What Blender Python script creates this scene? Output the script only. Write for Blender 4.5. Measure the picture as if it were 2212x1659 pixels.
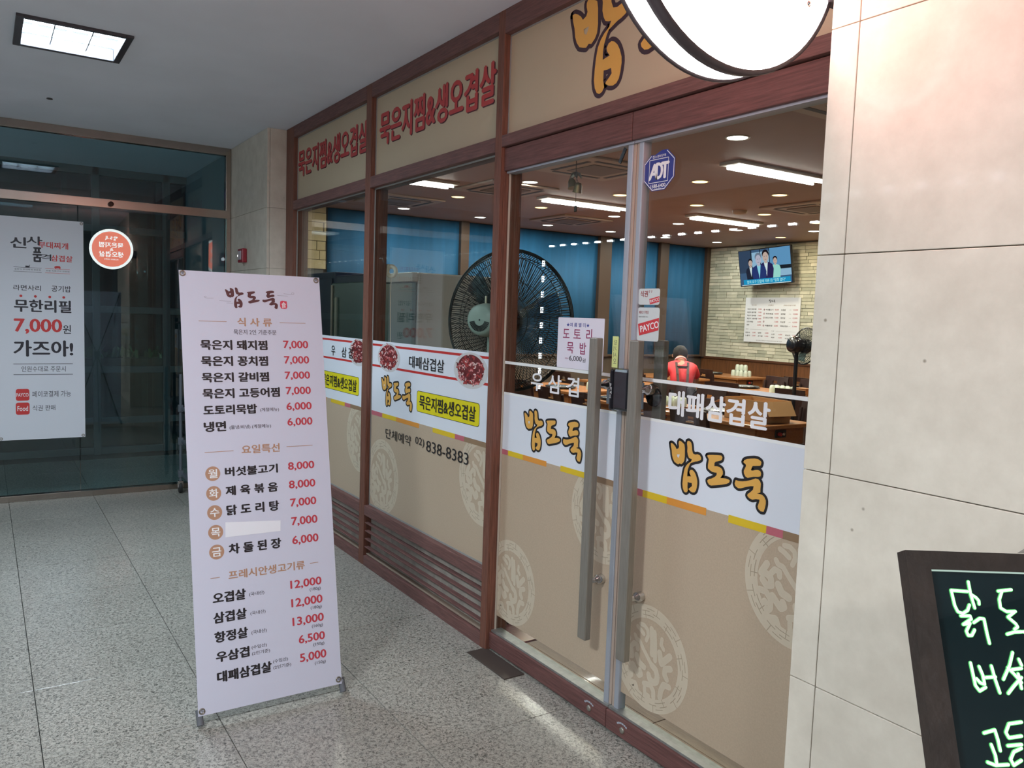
import bpy, bmesh, math, random
from mathutils import Vector, Matrix
from mathutils.geometry import tessellate_polygon
R = math.radians
random.seed(7)
for o in list(bpy.data.objects): bpy.data.objects.remove(o, do_unlink=True)
SC = bpy.context.scene
COL = SC.collection

# ------------------------------------------------------------------ camera
cam_d = bpy.data.cameras.new('camera'); cam = bpy.data.objects.new('camera', cam_d); COL.objects.link(cam)
cam_d.sensor_fit = 'HORIZONTAL'; cam_d.sensor_width = 36.0; cam_d.lens = 1738.73 / 2212 * 36.0
cam_d.clip_start = 0.05; cam_d.clip_end = 200
cr, cu, cb = (0.54788, 0.83586, 0.03403), (-0.08844, 0.01742, 0.99593), (0.83187, -0.54866, 0.08347)
cam.matrix_world = Matrix(((cr[0], cu[0], cb[0], 0.0), (cr[1], cu[1], cb[1], -1.99095), (cr[2], cu[2], cb[2], 1.6), (0, 0, 0, 1)))
SC.camera = cam
# ------------------------------------------------------------------ exposure and world
SC.view_settings.view_transform = 'Standard'; SC.view_settings.look = 'None'
SC.view_settings.gamma = 1.0; SC.view_settings.use_curve_mapping = False
SC.view_settings.exposure = 0.12
W = bpy.data.worlds.new('night'); SC.world = W; W.use_nodes = True
W.node_tree.nodes['Background'].inputs[0].default_value = (0.10, 0.17, 0.24, 1)
W.node_tree.nodes['Background'].inputs[1].default_value = 0.5
SC.cycles.max_bounces = 8; SC.cycles.transparent_max_bounces = 24; SC.cycles.glossy_bounces = 4
SC.cycles.use_denoising = True; SC.cycles.sample_clamp_indirect = 4.0
# ------------------------------------------------------------------ large lights (at the lamps of the place, plus added corridor fill)
def area(name, loc, sx, sy, watt, col, rot=(0, 0, 0)):
    l = bpy.data.lights.new(name, 'AREA'); l.shape = 'RECTANGLE'; l.size = sx; l.size_y = sy
    l.energy = watt; l.color = col
    o = bpy.data.objects.new(name, l); COL.objects.link(o); o.location = loc; o.rotation_euler = rot
    return o
COOL = (0.86, 0.95, 1.0)
ZC0 = 2.976
CORRIDOR_FIXTURES = [(-4.95, -1.57), (-1.1, -3.3), (1.9, -3.4)]  # first is the visible lamp, the other two are added fill
area('corridor_light', (-4.95, -1.57, ZC0 + .06), .44, .44, 72, (0.72, 0.88, 1.0))
area('corridor_light', (-1.1, -3.3, 2.93), .5, .5, 112, (0.85, 0.93, 1.0))  # added out of view to raise the camera-side ambient light
area('corridor_light', (1.9, -3.4, 2.93), .5, .5, 92, (0.92, 0.95, 1.0))  # second added fill lamp, also out of view
FLUOR = [(-4.83, 3.95), (-7.46, 6.2), (-7.6, 3.97), (-7.58, 1.57), (-4.9, 6.3)]
for (fx, fy), fw in zip(FLUOR, (10, 52, 58, 42, 12)): area('dining_room_light', (fx, fy, ZC0 - .032), .02, 1.16, fw, (1.0, 0.95, 0.88))

DL = [(-4.2, 2.7, 1), (-5.705, 2.69, 0), (-6.92, 2.71, 1), (-5.708, 3.89, 0), (-5.70, 5.07, 0), (-6.854, 5.04, 0), (-6.91, 3.91, 0), (-8.395, 3.893, 0), (-8.36, 5.06, 1), (-6.807, 6.18, 0), (-8.30, 6.18, 1), (-9.885, 5.07, 1), (-8.21, 7.29, 1), (-9.67, 8.45, 1), (-9.81, 7.39, 1), (-9.83, 6.24, 1), (-9.84, 2.69, 1), (-8.38, 2.69, 0), (-9.86, 3.88, 1), (-7.46, 8.05, 1), (-4.2, 3.9, 1), (-4.2, 5.1, 0), (-8.36, 8.45, 0), (-6.85, 7.3, 0)]
for dx_, dy_, dw_ in DL:      # the light of each round downlight
    l_ = area('downlight_lamp', (dx_, dy_, ZC0 - .006), .13, .13, 10.5, (1.0, .93, .84) if dw_ else (1.0, .78, .52)); l_.data.shape = 'DISK'
# ------------------------------------------------------------------ helpers
BASE = {}
def tag(o, label=None, cat=None, group=None, kind=None):
    if label: o['label'] = label
    if cat: o['category'] = cat
    if group: o['group'] = group
    if kind: o['kind'] = kind
    return o
def empty(name, loc=(0, 0, 0), parent=None, **k):
    o = bpy.data.objects.new(name, None); COL.objects.link(o); o.empty_display_size = .05
    b = Vector(loc)
    if parent is not None: o.parent = parent; o.location = b - BASE[parent]
    else: o.location = b
    BASE[o] = b
    return tag(o, **k)
class MB:
    """collects shapes and links them as one mesh object"""
    def __init__(s): s.v = []; s.f = []; s.sm = []
    def add(s, vs, fs, smooth=False):
        n = len(s.v); s.v += [tuple(x) for x in vs]; s.f += [tuple(i + n for i in f) for f in fs]; s.sm += [smooth] * len(fs); return s
    def box(s, x0, x1, y0, y1, z0, z1, M=None):
        vs = [Vector(p) for p in ((x0, y0, z0), (x1, y0, z0), (x1, y1, z0), (x0, y1, z0), (x0, y0, z1), (x1, y0, z1), (x1, y1, z1), (x0, y1, z1))]
        if M is not None: vs = [M @ v for v in vs]
        return s.add(vs, [(0, 3, 2, 1), (4, 5, 6, 7), (0, 1, 5, 4), (1, 2, 6, 5), (2, 3, 7, 6), (3, 0, 4, 7)])
    def bbox(s, x0, x1, y0, y1, z0, z1, b=.004, M=None):
        """box with bevelled edges"""
        bm = bmesh.new(); bmesh.ops.create_cube(bm, size=1)
        for v in bm.verts: v.co = Vector(((x0 + x1) / 2 + v.co.x * (x1 - x0), (y0 + y1) / 2 + v.co.y * (y1 - y0), (z0 + z1) / 2 + v.co.z * (z1 - z0)))
        bmesh.ops.bevel(bm, geom=bm.edges[:], offset=b, segments=2, affect='EDGES', profile=.5)
        bm.verts.index_update()
        vs = [v.co.copy() if M is None else M @ v.co for v in bm.verts]
        s.add(vs, [[v.index for v in f.verts] for f in bm.faces]); bm.free(); return s
    def tube(s, pts, r, n=8, caps=True, r2=None):
        pts = [Vector(p) for p in pts]; N = len(pts); rings = []
        prev = None
        for i, p in enumerate(pts):
            d = (pts[min(i + 1, N - 1)] - pts[max(i - 1, 0)]).normalized()
            a = Vector((0, 0, 1)) if abs(d.z) < .9 else Vector((1, 0, 0))
            if prev is None: u = d.cross(a).normalized()
            else: u = (prev - d * prev.dot(d)).normalized()
            prev = u; w = d.cross(u)
            rr = r if r2 is None else r + (r2 - r) * i / (N - 1)
            rings.append([p + u * rr * math.cos(2 * math.pi * k / n) + w * rr * math.sin(2 * math.pi * k / n) for k in range(n)])
        vs = [v for q in rings for v in q]; fs = []
        for i in range(N - 1):
            for k in range(n): fs.append((i * n + k, i * n + (k + 1) % n, (i + 1) * n + (k + 1) % n, (i + 1) * n + k))
        s.add(vs, fs, True)
        if caps: s.add(rings[0], [tuple(range(n))[::-1]]); s.add(rings[-1], [tuple(range(n))])
        return s
    def lathe(s, prof, o=(0, 0, 0), ax=(0, 0, 1), n=24, smooth=True, caps=True):
        ax = Vector(ax).normalized(); a = Vector((0, 0, 1)) if abs(ax.z) < .9 else Vector((1, 0, 0))
        u = ax.cross(a).normalized(); w = ax.cross(u); o = Vector(o)
        vs = [o + ax * h + (u * math.cos(2 * math.pi * k / n) + w * math.sin(2 * math.pi * k / n)) * r for r, h in prof for k in range(n)]
        fs = [(i * n + k, i * n + (k + 1) % n, (i + 1) * n + (k + 1) % n, (i + 1) * n + k) for i in range(len(prof) - 1) for k in range(n)]
        s.add(vs, fs, smooth)
        if not caps: return s
        if prof[0][0] > 1e-6: s.add([vs[k] for k in range(n)], [tuple(range(n))[::-1]])
        if prof[-1][0] > 1e-6: s.add([vs[(len(prof) - 1) * n + k] for k in range(n)], [tuple(range(n))])
        return s
    def ring(s, c, ax, Rr, r, n=48, m=6):
        ax = Vector(ax).normalized(); a = Vector((0, 0, 1)) if abs(ax.z) < .9 else Vector((1, 0, 0))
        u = ax.cross(a).normalized(); w = ax.cross(u); c = Vector(c); vs = []; fs = []
        for i in range(n):
            d = u * math.cos(2 * math.pi * i / n) + w * math.sin(2 * math.pi * i / n)
            for k in range(m): vs.append(c + d * (Rr + r * math.cos(2 * math.pi * k / m)) + ax * r * math.sin(2 * math.pi * k / m))
        for i in range(n):
            for k in range(m): fs.append((i * m + k, ((i + 1) % n) * m + k, ((i + 1) % n) * m + (k + 1) % m, i * m + (k + 1) % m))
        return s.add(vs, fs, True)
    def build(s, name, mat, parent=None, local=False, label=None, cat=None, group=None, kind=None, fixn=True, origin=None):
        b = Vector((0, 0, 0))
        if parent is not None and not local: b = BASE[parent]
        if origin is not None: b0 = Vector(origin)
        elif parent is None and not local:
            xs = [v[0] for v in s.v]; ys = [v[1] for v in s.v]; zs = [v[2] for v in s.v]
            b0 = Vector(((min(xs) + max(xs)) / 2, (min(ys) + max(ys)) / 2, min(zs)))
        else: b0 = b
        me = bpy.data.meshes.new(name); me.from_pydata([Vector(v) - b0 for v in s.v], [], s.f)
        me.materials.append(mat); me.polygons.foreach_set('use_smooth', s.sm)
        if fixn:
            bm = bmesh.new(); bm.from_mesh(me); bmesh.ops.recalc_face_normals(bm, faces=bm.faces); bm.to_mesh(me); bm.free()
        me.update()
        o = bpy.data.objects.new(name, me); COL.objects.link(o)
        if parent is not None: o.parent = parent; o.location = (b0 - b) if not local else b0 * 0
        else: o.location = b0
        BASE[o] = b0 if not local else Vector((0, 0, 0))
        return tag(o, label, cat, group, kind)
def copy_tree(o, parent=None):
    c = o.copy(); COL.objects.link(c); c.parent = parent; BASE[c] = BASE.get(o, Vector((0, 0, 0)))
    for ch in list(o.children): copy_tree(ch, c)
    return c

# ------------------------------------------------------------------ materials
MATS = {}
def lin(c): return tuple(((x / 255) / 12.92 if x / 255 <= .04045 else ((x / 255 + .055) / 1.055) ** 2.4) for x in c) + (1,)
def mat(name, col, rough=.6, metal=0, coat=0, noise=None, bump=0, bscale=30, stretch=(1, 1, 1), spec=.5, emit=None, es=0, sheen=0):
    if name in MATS: return MATS[name]
    m = bpy.data.materials.new(name); m.use_nodes = True; nt = m.node_tree; p = nt.nodes['Principled BSDF']
    c = col if len(col) == 4 else tuple(col) + (1,)
    p.inputs['Base Color'].default_value = c; p.inputs['Roughness'].default_value = rough; p.inputs['Metallic'].default_value = metal
    p.inputs['Coat Weight'].default_value = coat; p.inputs['Coat Roughness'].default_value = .04; p.inputs['Specular IOR Level'].default_value = spec
    if emit: p.inputs['Emission Color'].default_value = tuple(emit) + (1,); p.inputs['Emission Strength'].default_value = es
    tc = nt.nodes.new('ShaderNodeTexCoord'); mp = nt.nodes.new('ShaderNodeMapping'); mp.inputs['Scale'].default_value = stretch
    nt.links.new(tc.outputs['Object'], mp.inputs[0])
    if noise:
        sc, amt, det = noise
        n = nt.nodes.new('ShaderNodeTexNoise'); n.inputs['Scale'].default_value = sc; n.inputs['Detail'].default_value = det; n.inputs['Roughness'].default_value = .6
        nt.links.new(mp.outputs[0], n.inputs['Vector'])
        rp = nt.nodes.new('ShaderNodeValToRGB'); rp.color_ramp.elements[0].position = .3; rp.color_ramp.elements[1].position = .7
        rp.color_ramp.elements[0].color = tuple(x * (1 - amt) for x in c[:3]) + (1,); rp.color_ramp.elements[1].color = tuple(min(1, x * (1 + amt)) for x in c[:3]) + (1,)
        nt.links.new(n.outputs['Fac'], rp.inputs[0]); nt.links.new(rp.outputs[0], p.inputs['Base Color'])
    if bump:
        n2 = nt.nodes.new('ShaderNodeTexNoise'); n2.inputs['Scale'].default_value = bscale; n2.inputs['Detail'].default_value = 4
        nt.links.new(mp.outputs[0], n2.inputs['Vector'])
        b = nt.nodes.new('ShaderNodeBump'); b.inputs['Strength'].default_value = bump; b.inputs['Distance'].default_value = .004
        nt.links.new(n2.outputs['Fac'], b.inputs['Height']); nt.links.new(b.outputs[0], p.inputs['Normal'])
    MATS[name] = m; return m
def glow(name, col, s):
    if name in MATS: return MATS[name]
    m = bpy.data.materials.new(name); m.use_nodes = True; nt = m.node_tree; nt.nodes.clear()
    e = nt.nodes.new('ShaderNodeEmission'); e.inputs[0].default_value = tuple(col[:3]) + (1,); e.inputs[1].default_value = s
    o = nt.nodes.new('ShaderNodeOutputMaterial'); nt.links.new(e.outputs[0], o.inputs[0]); MATS[name] = m; return m
def glassm(name, tint, f0=.04, alpha=0.0, acol=(.5, .5, .5)):
    """clear pane: transmits tinted light, mirrors by angle (same for every ray)"""
    m = bpy.data.materials.new(name); m.use_nodes = True; nt = m.node_tree; nt.nodes.clear(); L = nt.links
    tr = nt.nodes.new('ShaderNodeBsdfTransparent'); tr.inputs[0].default_value = tuple(tint) + (1,)
    gl = nt.nodes.new('ShaderNodeBsdfGlossy'); gl.inputs['Roughness'].default_value = 0.0
    lw = nt.nodes.new('ShaderNodeLayerWeight'); lw.inputs[0].default_value = .5
    pw = nt.nodes.new('ShaderNodeMath'); pw.operation = 'POWER'; pw.inputs[1].default_value = 4.5; L.new(lw.outputs['Facing'], pw.inputs[0])
    ma = nt.nodes.new('ShaderNodeMath'); ma.operation = 'MULTIPLY_ADD'; ma.inputs[1].default_value = 1 - f0; ma.inputs[2].default_value = f0; L.new(pw.outputs[0], ma.inputs[0])
    mx = nt.nodes.new('ShaderNodeMixShader'); L.new(ma.outputs[0], mx.inputs[0]); L.new(tr.outputs[0], mx.inputs[1]); L.new(gl.outputs[0], mx.inputs[2])
    o = nt.nodes.new('ShaderNodeOutputMaterial'); last = mx
    if alpha:
        df = nt.nodes.new('ShaderNodeBsdfDiffuse'); df.inputs[0].default_value = tuple(acol) + (1,)
        m2 = nt.nodes.new('ShaderNodeMixShader'); m2.inputs[0].default_value = alpha; L.new(mx.outputs[0], m2.inputs[1]); L.new(df.outputs[0], m2.inputs[2]); last = m2
    L.new(last.outputs[0], o.inputs[0]); MATS[name] = m; return m
def granite():
    m = bpy.data.materials.new('speckled_granite'); m.use_nodes = True; nt = m.node_tree; p = nt.nodes['Principled BSDF']; L = nt.links
    g = nt.nodes.new('ShaderNodeNewGeometry')
    n = nt.nodes.new('ShaderNodeTexNoise'); n.inputs['Scale'].default_value = 85; n.inputs['Detail'].default_value = 3; n.inputs['Roughness'].default_value = .7; n.inputs['Distortion'].default_value = 1.2
    L.new(g.outputs['Position'], n.inputs['Vector'])
    r = nt.nodes.new('ShaderNodeValToRGB'); e = r.color_ramp.elements
    e[0].position = .36; e[0].color = lin((86, 86, 81)); e[1].position = .47; e[1].color = lin((146, 144, 135)); x = r.color_ramp.elements.new(.58); x.color = lin((178, 175, 165)); 
    L.new(n.outputs['Fac'], r.inputs[0])
    n2 = nt.nodes.new('ShaderNodeTexNoise'); n2.inputs['Scale'].default_value = 2.2; n2.inputs['Detail'].default_value = 3; L.new(g.outputs['Position'], n2.inputs['Vector'])
    oi = nt.nodes.new('ShaderNodeObjectInfo')
    ad = nt.nodes.new('ShaderNodeMath'); ad.operation = 'MULTIPLY_ADD'; ad.inputs[1].default_value = .10; ad.inputs[2].default_value = .80; L.new(oi.outputs['Random'], ad.inputs[0])
    a2 = nt.nodes.new('ShaderNodeMath'); a2.operation = 'MULTIPLY_ADD'; a2.inputs[1].default_value = .25; L.new(n2.outputs['Fac'], a2.inputs[0]); L.new(ad.outputs[0], a2.inputs[2])
    mx = nt.nodes.new('ShaderNodeMix'); mx.data_type = 'RGBA'; mx.blend_type = 'MULTIPLY'; mx.inputs[0].default_value = 1
    L.new(r.outputs[0], mx.inputs[6]); L.new(a2.outputs[0], mx.inputs[7]); L.new(mx.outputs[2], p.inputs['Base Color'])
    p.inputs['Roughness'].default_value = .3; p.inputs['Specular IOR Level'].default_value = .45; p.inputs['Coat Weight'].default_value = .18; p.inputs['Coat Roughness'].default_value = .12
    MATS['granite'] = m; return m
def marble():
    m = bpy.data.materials.new('beige_marble'); m.use_nodes = True; nt = m.node_tree; p = nt.nodes['Principled BSDF']; L = nt.links
    g = nt.nodes.new('ShaderNodeNewGeometry')
    n = nt.nodes.new('ShaderNodeTexNoise'); n.inputs['Scale'].default_value = 9; n.inputs['Detail'].default_value = 7; n.inputs['Roughness'].default_value = .65
    L.new(g.outputs['Position'], n.inputs['Vector'])
    r = nt.nodes.new('ShaderNodeValToRGB'); e = r.color_ramp.elements
    e[0].position = .3; e[0].color = lin((200, 191, 176)); e[1].position = .7; e[1].color = lin((218, 210, 195)); L.new(n.outputs['Fac'], r.inputs[0])
    v = nt.nodes.new('ShaderNodeTexVoronoi'); v.inputs['Scale'].default_value = 9; L.new(g.outputs['Position'], v.inputs['Vector'])
    r2 = nt.nodes.new('ShaderNodeValToRGB'); r2.color_ramp.elements[0].position = .02; r2.color_ramp.elements[0].color = (.45, .42, .38, 1); r2.color_ramp.elements[1].position = .045; r2.color_ramp.elements[1].color = (1, 1, 1, 1)
    L.new(v.outputs['Distance'], r2.inputs[0])
    mx = nt.nodes.new('ShaderNodeMix'); mx.data_type = 'RGBA'; mx.blend_type = 'MULTIPLY'; mx.inputs[0].default_value = 1
    L.new(r.outputs[0], mx.inputs[6]); L.new(r2.outputs[0], mx.inputs[7]); L.new(mx.outputs[2], p.inputs['Base Color'])
    p.inputs['Roughness'].default_value = .5; p.inputs['Specular IOR Level'].default_value = .2; p.inputs['Coat Weight'].default_value = .12; p.inputs['Coat Roughness'].default_value = .07
    MATS['marble'] = m; return m
GRANITE = granite(); MARBLE = marble()
WOOD_H = mat('red_wood_horizontal', lin((110, 76, 71)), .6, noise=(6, .38, 6), stretch=(1.2, 18, 22), bump=.5, bscale=9)
WOOD_V = mat('red_wood_upright', lin((114, 72, 57)), .6, noise=(6, .38, 6), stretch=(22, 18, 1.2), bump=.5, bscale=9)
WOOD_DOOR = mat('red_wood_door', lin((104, 69, 65)), .6, noise=(6, .35, 6), stretch=(1.2, 18, 22), bump=.4, bscale=9)
WHITE = mat('white_ceiling_paint', lin((226, 230, 240)), .8, noise=(2, .03, 2))
BEIGE = mat('beige_film', lin((186, 167, 143)), .42, noise=(160, .04, 1))
BEIGE2 = mat('pale_emblem_print', lin((204, 191, 168)), .42)
WHITEF = mat('white_film', lin((224, 230, 238)), .38)
VINYL = mat('white_vinyl_letters', lin((236, 238, 240)), .45)
SEAL = mat('grey_silicone_seal', lin((150, 152, 148)), .5)
ALU = mat('satin_aluminium', lin((176, 182, 192)), .35, metal=.4)
STEEL = mat('brushed_steel', lin((150, 146, 136)), .42, metal=.55, noise=(30, .12, 3), stretch=(8, 8, .4))
STEELB = mat('polished_steel_rail', lin((170, 160, 150)), .22, metal=1, noise=(3, .1, 2))
CHROME = mat('polished_steel', lin((205, 205, 205)), .16, metal=1)
BLACKP = mat('black_plastic', (.012, .012, .016), .22, coat=.3)
BLACK = mat('black_print', (.014, .013, .014), .5)
DARKP = mat('dark_print', (.02, .02, .03), .5)
GLASS = glassm('clear_glass', (.93, .97, .95)); GLASS_DARK = glassm('green_tinted_glass', (.72, .86, .88), f0=.06)
YEL = mat('yellow_ochre_print', lin((224, 172, 84)), .42)
YEL2 = mat('yellow_print', lin((226, 214, 20)), .42)
GOLD = mat('mustard_print', lin((222, 190, 40)), .42)
ORANGE = mat('orange_print', lin((222, 150, 62)), .42)
ROSE = mat('rose_print', lin((192, 104, 116)), .42)
BROWN = mat('brown_print', lin((146, 120, 92)), .42)
REDL = mat('red_sign_letters', lin((186, 62, 62)), .45)
REDP = mat('red_line_print', lin((196, 44, 40)), .42)

# ------------------------------------------------------------------ flat print
_tc = {}
def glyphs(body):
    if body in _tc: return _tc[body]
    c = bpy.data.curves.new('t', 'FONT'); c.body = body; c.size = 1; c.resolution_u = 3
    o = bpy.data.objects.new('t', c); COL.objects.link(o)
    dg = bpy.context.evaluated_depsgraph_get(); dg.update()
    me = bpy.data.meshes.new_from_object(o.evaluated_get(dg))
    vs = [(v.co.x, v.co.y) for v in me.vertices]; fs = [tuple(p.vertices) for p in me.polygons]
    bpy.data.objects.remove(o); bpy.data.curves.remove(c); bpy.data.meshes.remove(me)
    x0 = min(v[0] for v in vs); x1 = max(v[0] for v in vs); y0 = min(v[1] for v in vs); y1 = max(v[1] for v in vs)
    _tc[body] = ([((x - x0) / (x1 - x0), (y - y0) / (y1 - y0)) for x, y in vs], fs, (x1 - x0) / (y1 - y0)); return _tc[body]
def clip_poly(P, k, lim, keep_less):
    out = []
    for i in range(len(P)):
        a = P[i]; b = P[(i + 1) % len(P)]
        ia = (a[k] <= lim) == keep_less or a[k] == lim; ib = (b[k] <= lim) == keep_less or b[k] == lim
        if ia: out.append(a)
        if ia != ib:
            t = (lim - a[k]) / (b[k] - a[k]); out.append(tuple(a[j] + t * (b[j] - a[j]) for j in range(2)))
    return out
class Print:
    """flat shapes in a 2D frame; each colour becomes one thin print part"""
    def __init__(s, fmap, clip=None): s.m = fmap; s.clip = clip; s.L = []; s.n = 0
    def poly(s, key, pts, up=0):
        pts = [tuple(p) for p in pts]
        if s.clip:
            x0, x1, y0, y1 = s.clip
            for k, lim, kl in ((0, x0, False), (0, x1, True), (1, y0, False), (1, y1, True)):
                if lim is not None and pts: pts = clip_poly(pts, k, lim, kl)
        if len(pts) >= 3: s.L.append((key, pts, up))
    def rect(s, key, x0, x1, y0, y1): s.poly(key, [(x0, y0), (x1, y0), (x1, y1), (x0, y1)])
    def text(s, key, body, x0, x1, y0, y1, w=0, slant=0, flip=False):
        vs, fs, _ = glyphs(body); W_ = x1 - x0; H_ = y1 - y0; d = abs(H_) * (0, .012, .024, .038, .058)[w]
        sh = [(0, 0)] if w == 0 else [(-d, 0), (d, 0), (0, d * .6), (0, -d * .6)]
        for j, (dx, dy) in enumerate(sh):
            for f in fs:
                s.poly(key, [((x1 - vs[i][0] * W_ if flip else x0 + vs[i][0] * W_) + dx + slant * vs[i][1] * H_, y0 + vs[i][1] * H_ + dy) for i in f], j)
    def shape(s, key, loops):
        tri = tessellate_polygon([[Vector((p[0], p[1], 0)) for p in lp] for lp in loops]); flat = [p for lp in loops for p in lp]
        for t in tri: s.poly(key, [flat[i] for i in t])
    def disc(s, key, cx, cy, r, n=24, ry=None, up=0):
        ry = ry or r; s.poly(key, [(cx + r * math.cos(2 * math.pi * i / n), cy + ry * math.sin(2 * math.pi * i / n)) for i in range(n)], up)
    def line(s, key, pts, w, caps=True):
        s.n += 1; b0 = 4 * (s.n % 7)
        for j, (a, b) in enumerate(zip(pts, pts[1:])):
            dx, dy = b[0] - a[0], b[1] - a[1]; l = math.hypot(dx, dy) or 1; nx, ny = -dy / l * w / 2, dx / l * w / 2
            s.poly(key, [(a[0] + nx, a[1] + ny), (a[0] - nx, a[1] - ny), (b[0] - nx, b[1] - ny), (b[0] + nx, b[1] + ny)], b0 + j % 2)
        if caps:
            for j, p in enumerate(pts): s.disc(key, p[0], p[1], w / 2, 8, up=b0 + 2 + j % 2)
    def annulus(s, key, cx, cy, r0, r1, n=64):
        for i in range(n):
            a, b = 2 * math.pi * i / n, 2 * math.pi * (i + 1) / n
            s.poly(key, [(cx + r0 * math.cos(a), cy + r0 * math.sin(a)), (cx + r1 * math.cos(a), cy + r1 * math.sin(a)), (cx + r1 * math.cos(b), cy + r1 * math.sin(b)), (cx + r0 * math.cos(b), cy + r0 * math.sin(b))])
    def build(s, parent, names, local=False):
        """names: key -> (part name, material, lift in mm, label)"""
        for key, (nm, mt, lift, lb) in names.items():
            mb = MB()
            for k, P, up in s.L:
                if k == key: mb.add([s.m(p[0], p[1], lift * .001 + up * 1.5e-5) for p in P], [tuple(range(len(P)))])
            if mb.v: mb.build(nm, mt, parent, local=local, label=lb, fixn=False)
def brush_logo(pr, x0, x1, y0, out, fill='logo', outline='outline', sy=1.0):
    """the brush written shop name, x width given; out = outline width"""
    W_ = x1 - x0; T = {k: [(x0 + a * W_, y0 + b * W_ * sy) for a, b in v] for k, v in BRUSH_LOGO.items()}
    for k, v in T.items():
        if outline and k != 'ah': pr.line(outline, v + [v[0]], out * 2)
        if k == 'ah': continue
        pr.shape(fill, [v] + ([T['ah']] if k == 'a' else []))
    if outline: pr.poly(outline, []) if False else None
def emblem(pr, cx, cy, r):
    pr.annulus('emblem', cx, cy, r * .745, r)
    for i in range(18):
        a0 = 2 * math.pi * i / 18
        def P(rr, t): a = a0 + t * 2 * math.pi / 18; return (cx + r * rr * math.cos(a), cy + r * rr * math.sin(a))
        w = r * .014
        if i % 2 == 0:
            pr.line('groove', [P(1, 0), P(.86, .03)], w, False); pr.line('groove', [P(.86, -.3), P(.86, 0), P(.86, .35)], w, False)
            pr.line('groove', [P(.93, .25), P(.93, .6), P(.93, .85)], w, False)
        else:
            pr.line('groove', [P(.745, 0), P(.88, .03)], w, False); pr.line('groove', [P(.885, -.35), P(.885, 0), P(.885, .3)], w, False)
            pr.line('groove', [P(.81, -.75), P(.81, -.4), P(.81, .25)], w, False)
    wid = [.09, .085, .09, .13, .12, .10, .10, .13, .12, .085, .13, .12, .12, .11, .09, .12, .12, .11, .13]
    for s_, w in zip(EMBLEM_STROKES, wid): pr.line('emblem', [(cx + a * r, cy + b * r) for a, b in s_], w * r)
def meat_plate(pr0, cx, cy, r, seed):
    pr = Print(None); c0 = cx; cx = 0
    rnd = random.Random(seed)
    pr.disc('plate', cx, cy, r * 1.03, 40, r * .98)
    pr.disc('meat_dark', cx, cy + r * .06, r * .8, 30)
    for i in range(120):
        t = rnd.uniform(0, 2 * math.pi); q = r * .84 * math.sqrt(rnd.random()); x, y = cx + q * math.cos(t), cy + r * .06 + q * math.sin(t)
        k = rnd.choice(['meat_red', 'meat_red', 'meat_pink', 'meat_dark', 'meat_fat']); l = r * rnd.uniform(.1, .24); a = rnd.uniform(0, math.pi); w = r * rnd.uniform(.05, .1) * (.6 if k == 'meat_fat' else 1)
        pts = [(x + l * (j / 3 - .5) * math.cos(a + j * .35), y + l * (j / 3 - .5) * math.sin(a + j * .35)) for j in range(4)]
        pr.line(k + str(i % 2), pts, w)
    for k, P, u in pr.L: pr0.poly(k, [(c0 + x * 1.75, y) for x, y in P], u)
MEAT = {}
def meat_names():
    d = {'plate': ('meat_photo', mat('plate_photo_grey', lin((206, 206, 206)), .42), 1.0, 'printed white plate'), 'meat_dark': ('meat_photo', mat('meat_photo_dark', lin((112, 40, 42)), .42), 1.4, None)}
    cols = {'meat_red': (166, 58, 56), 'meat_pink': (206, 128, 128), 'meat_dark': (100, 34, 36), 'meat_fat': (232, 206, 200)}
    z = 1.8
    for j in range(2):
        for k, c in cols.items(): d[k + str(j)] = ('meat_photo', mat(k + '_print', lin(c), .42), z, None); z += .25
    return d

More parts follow.
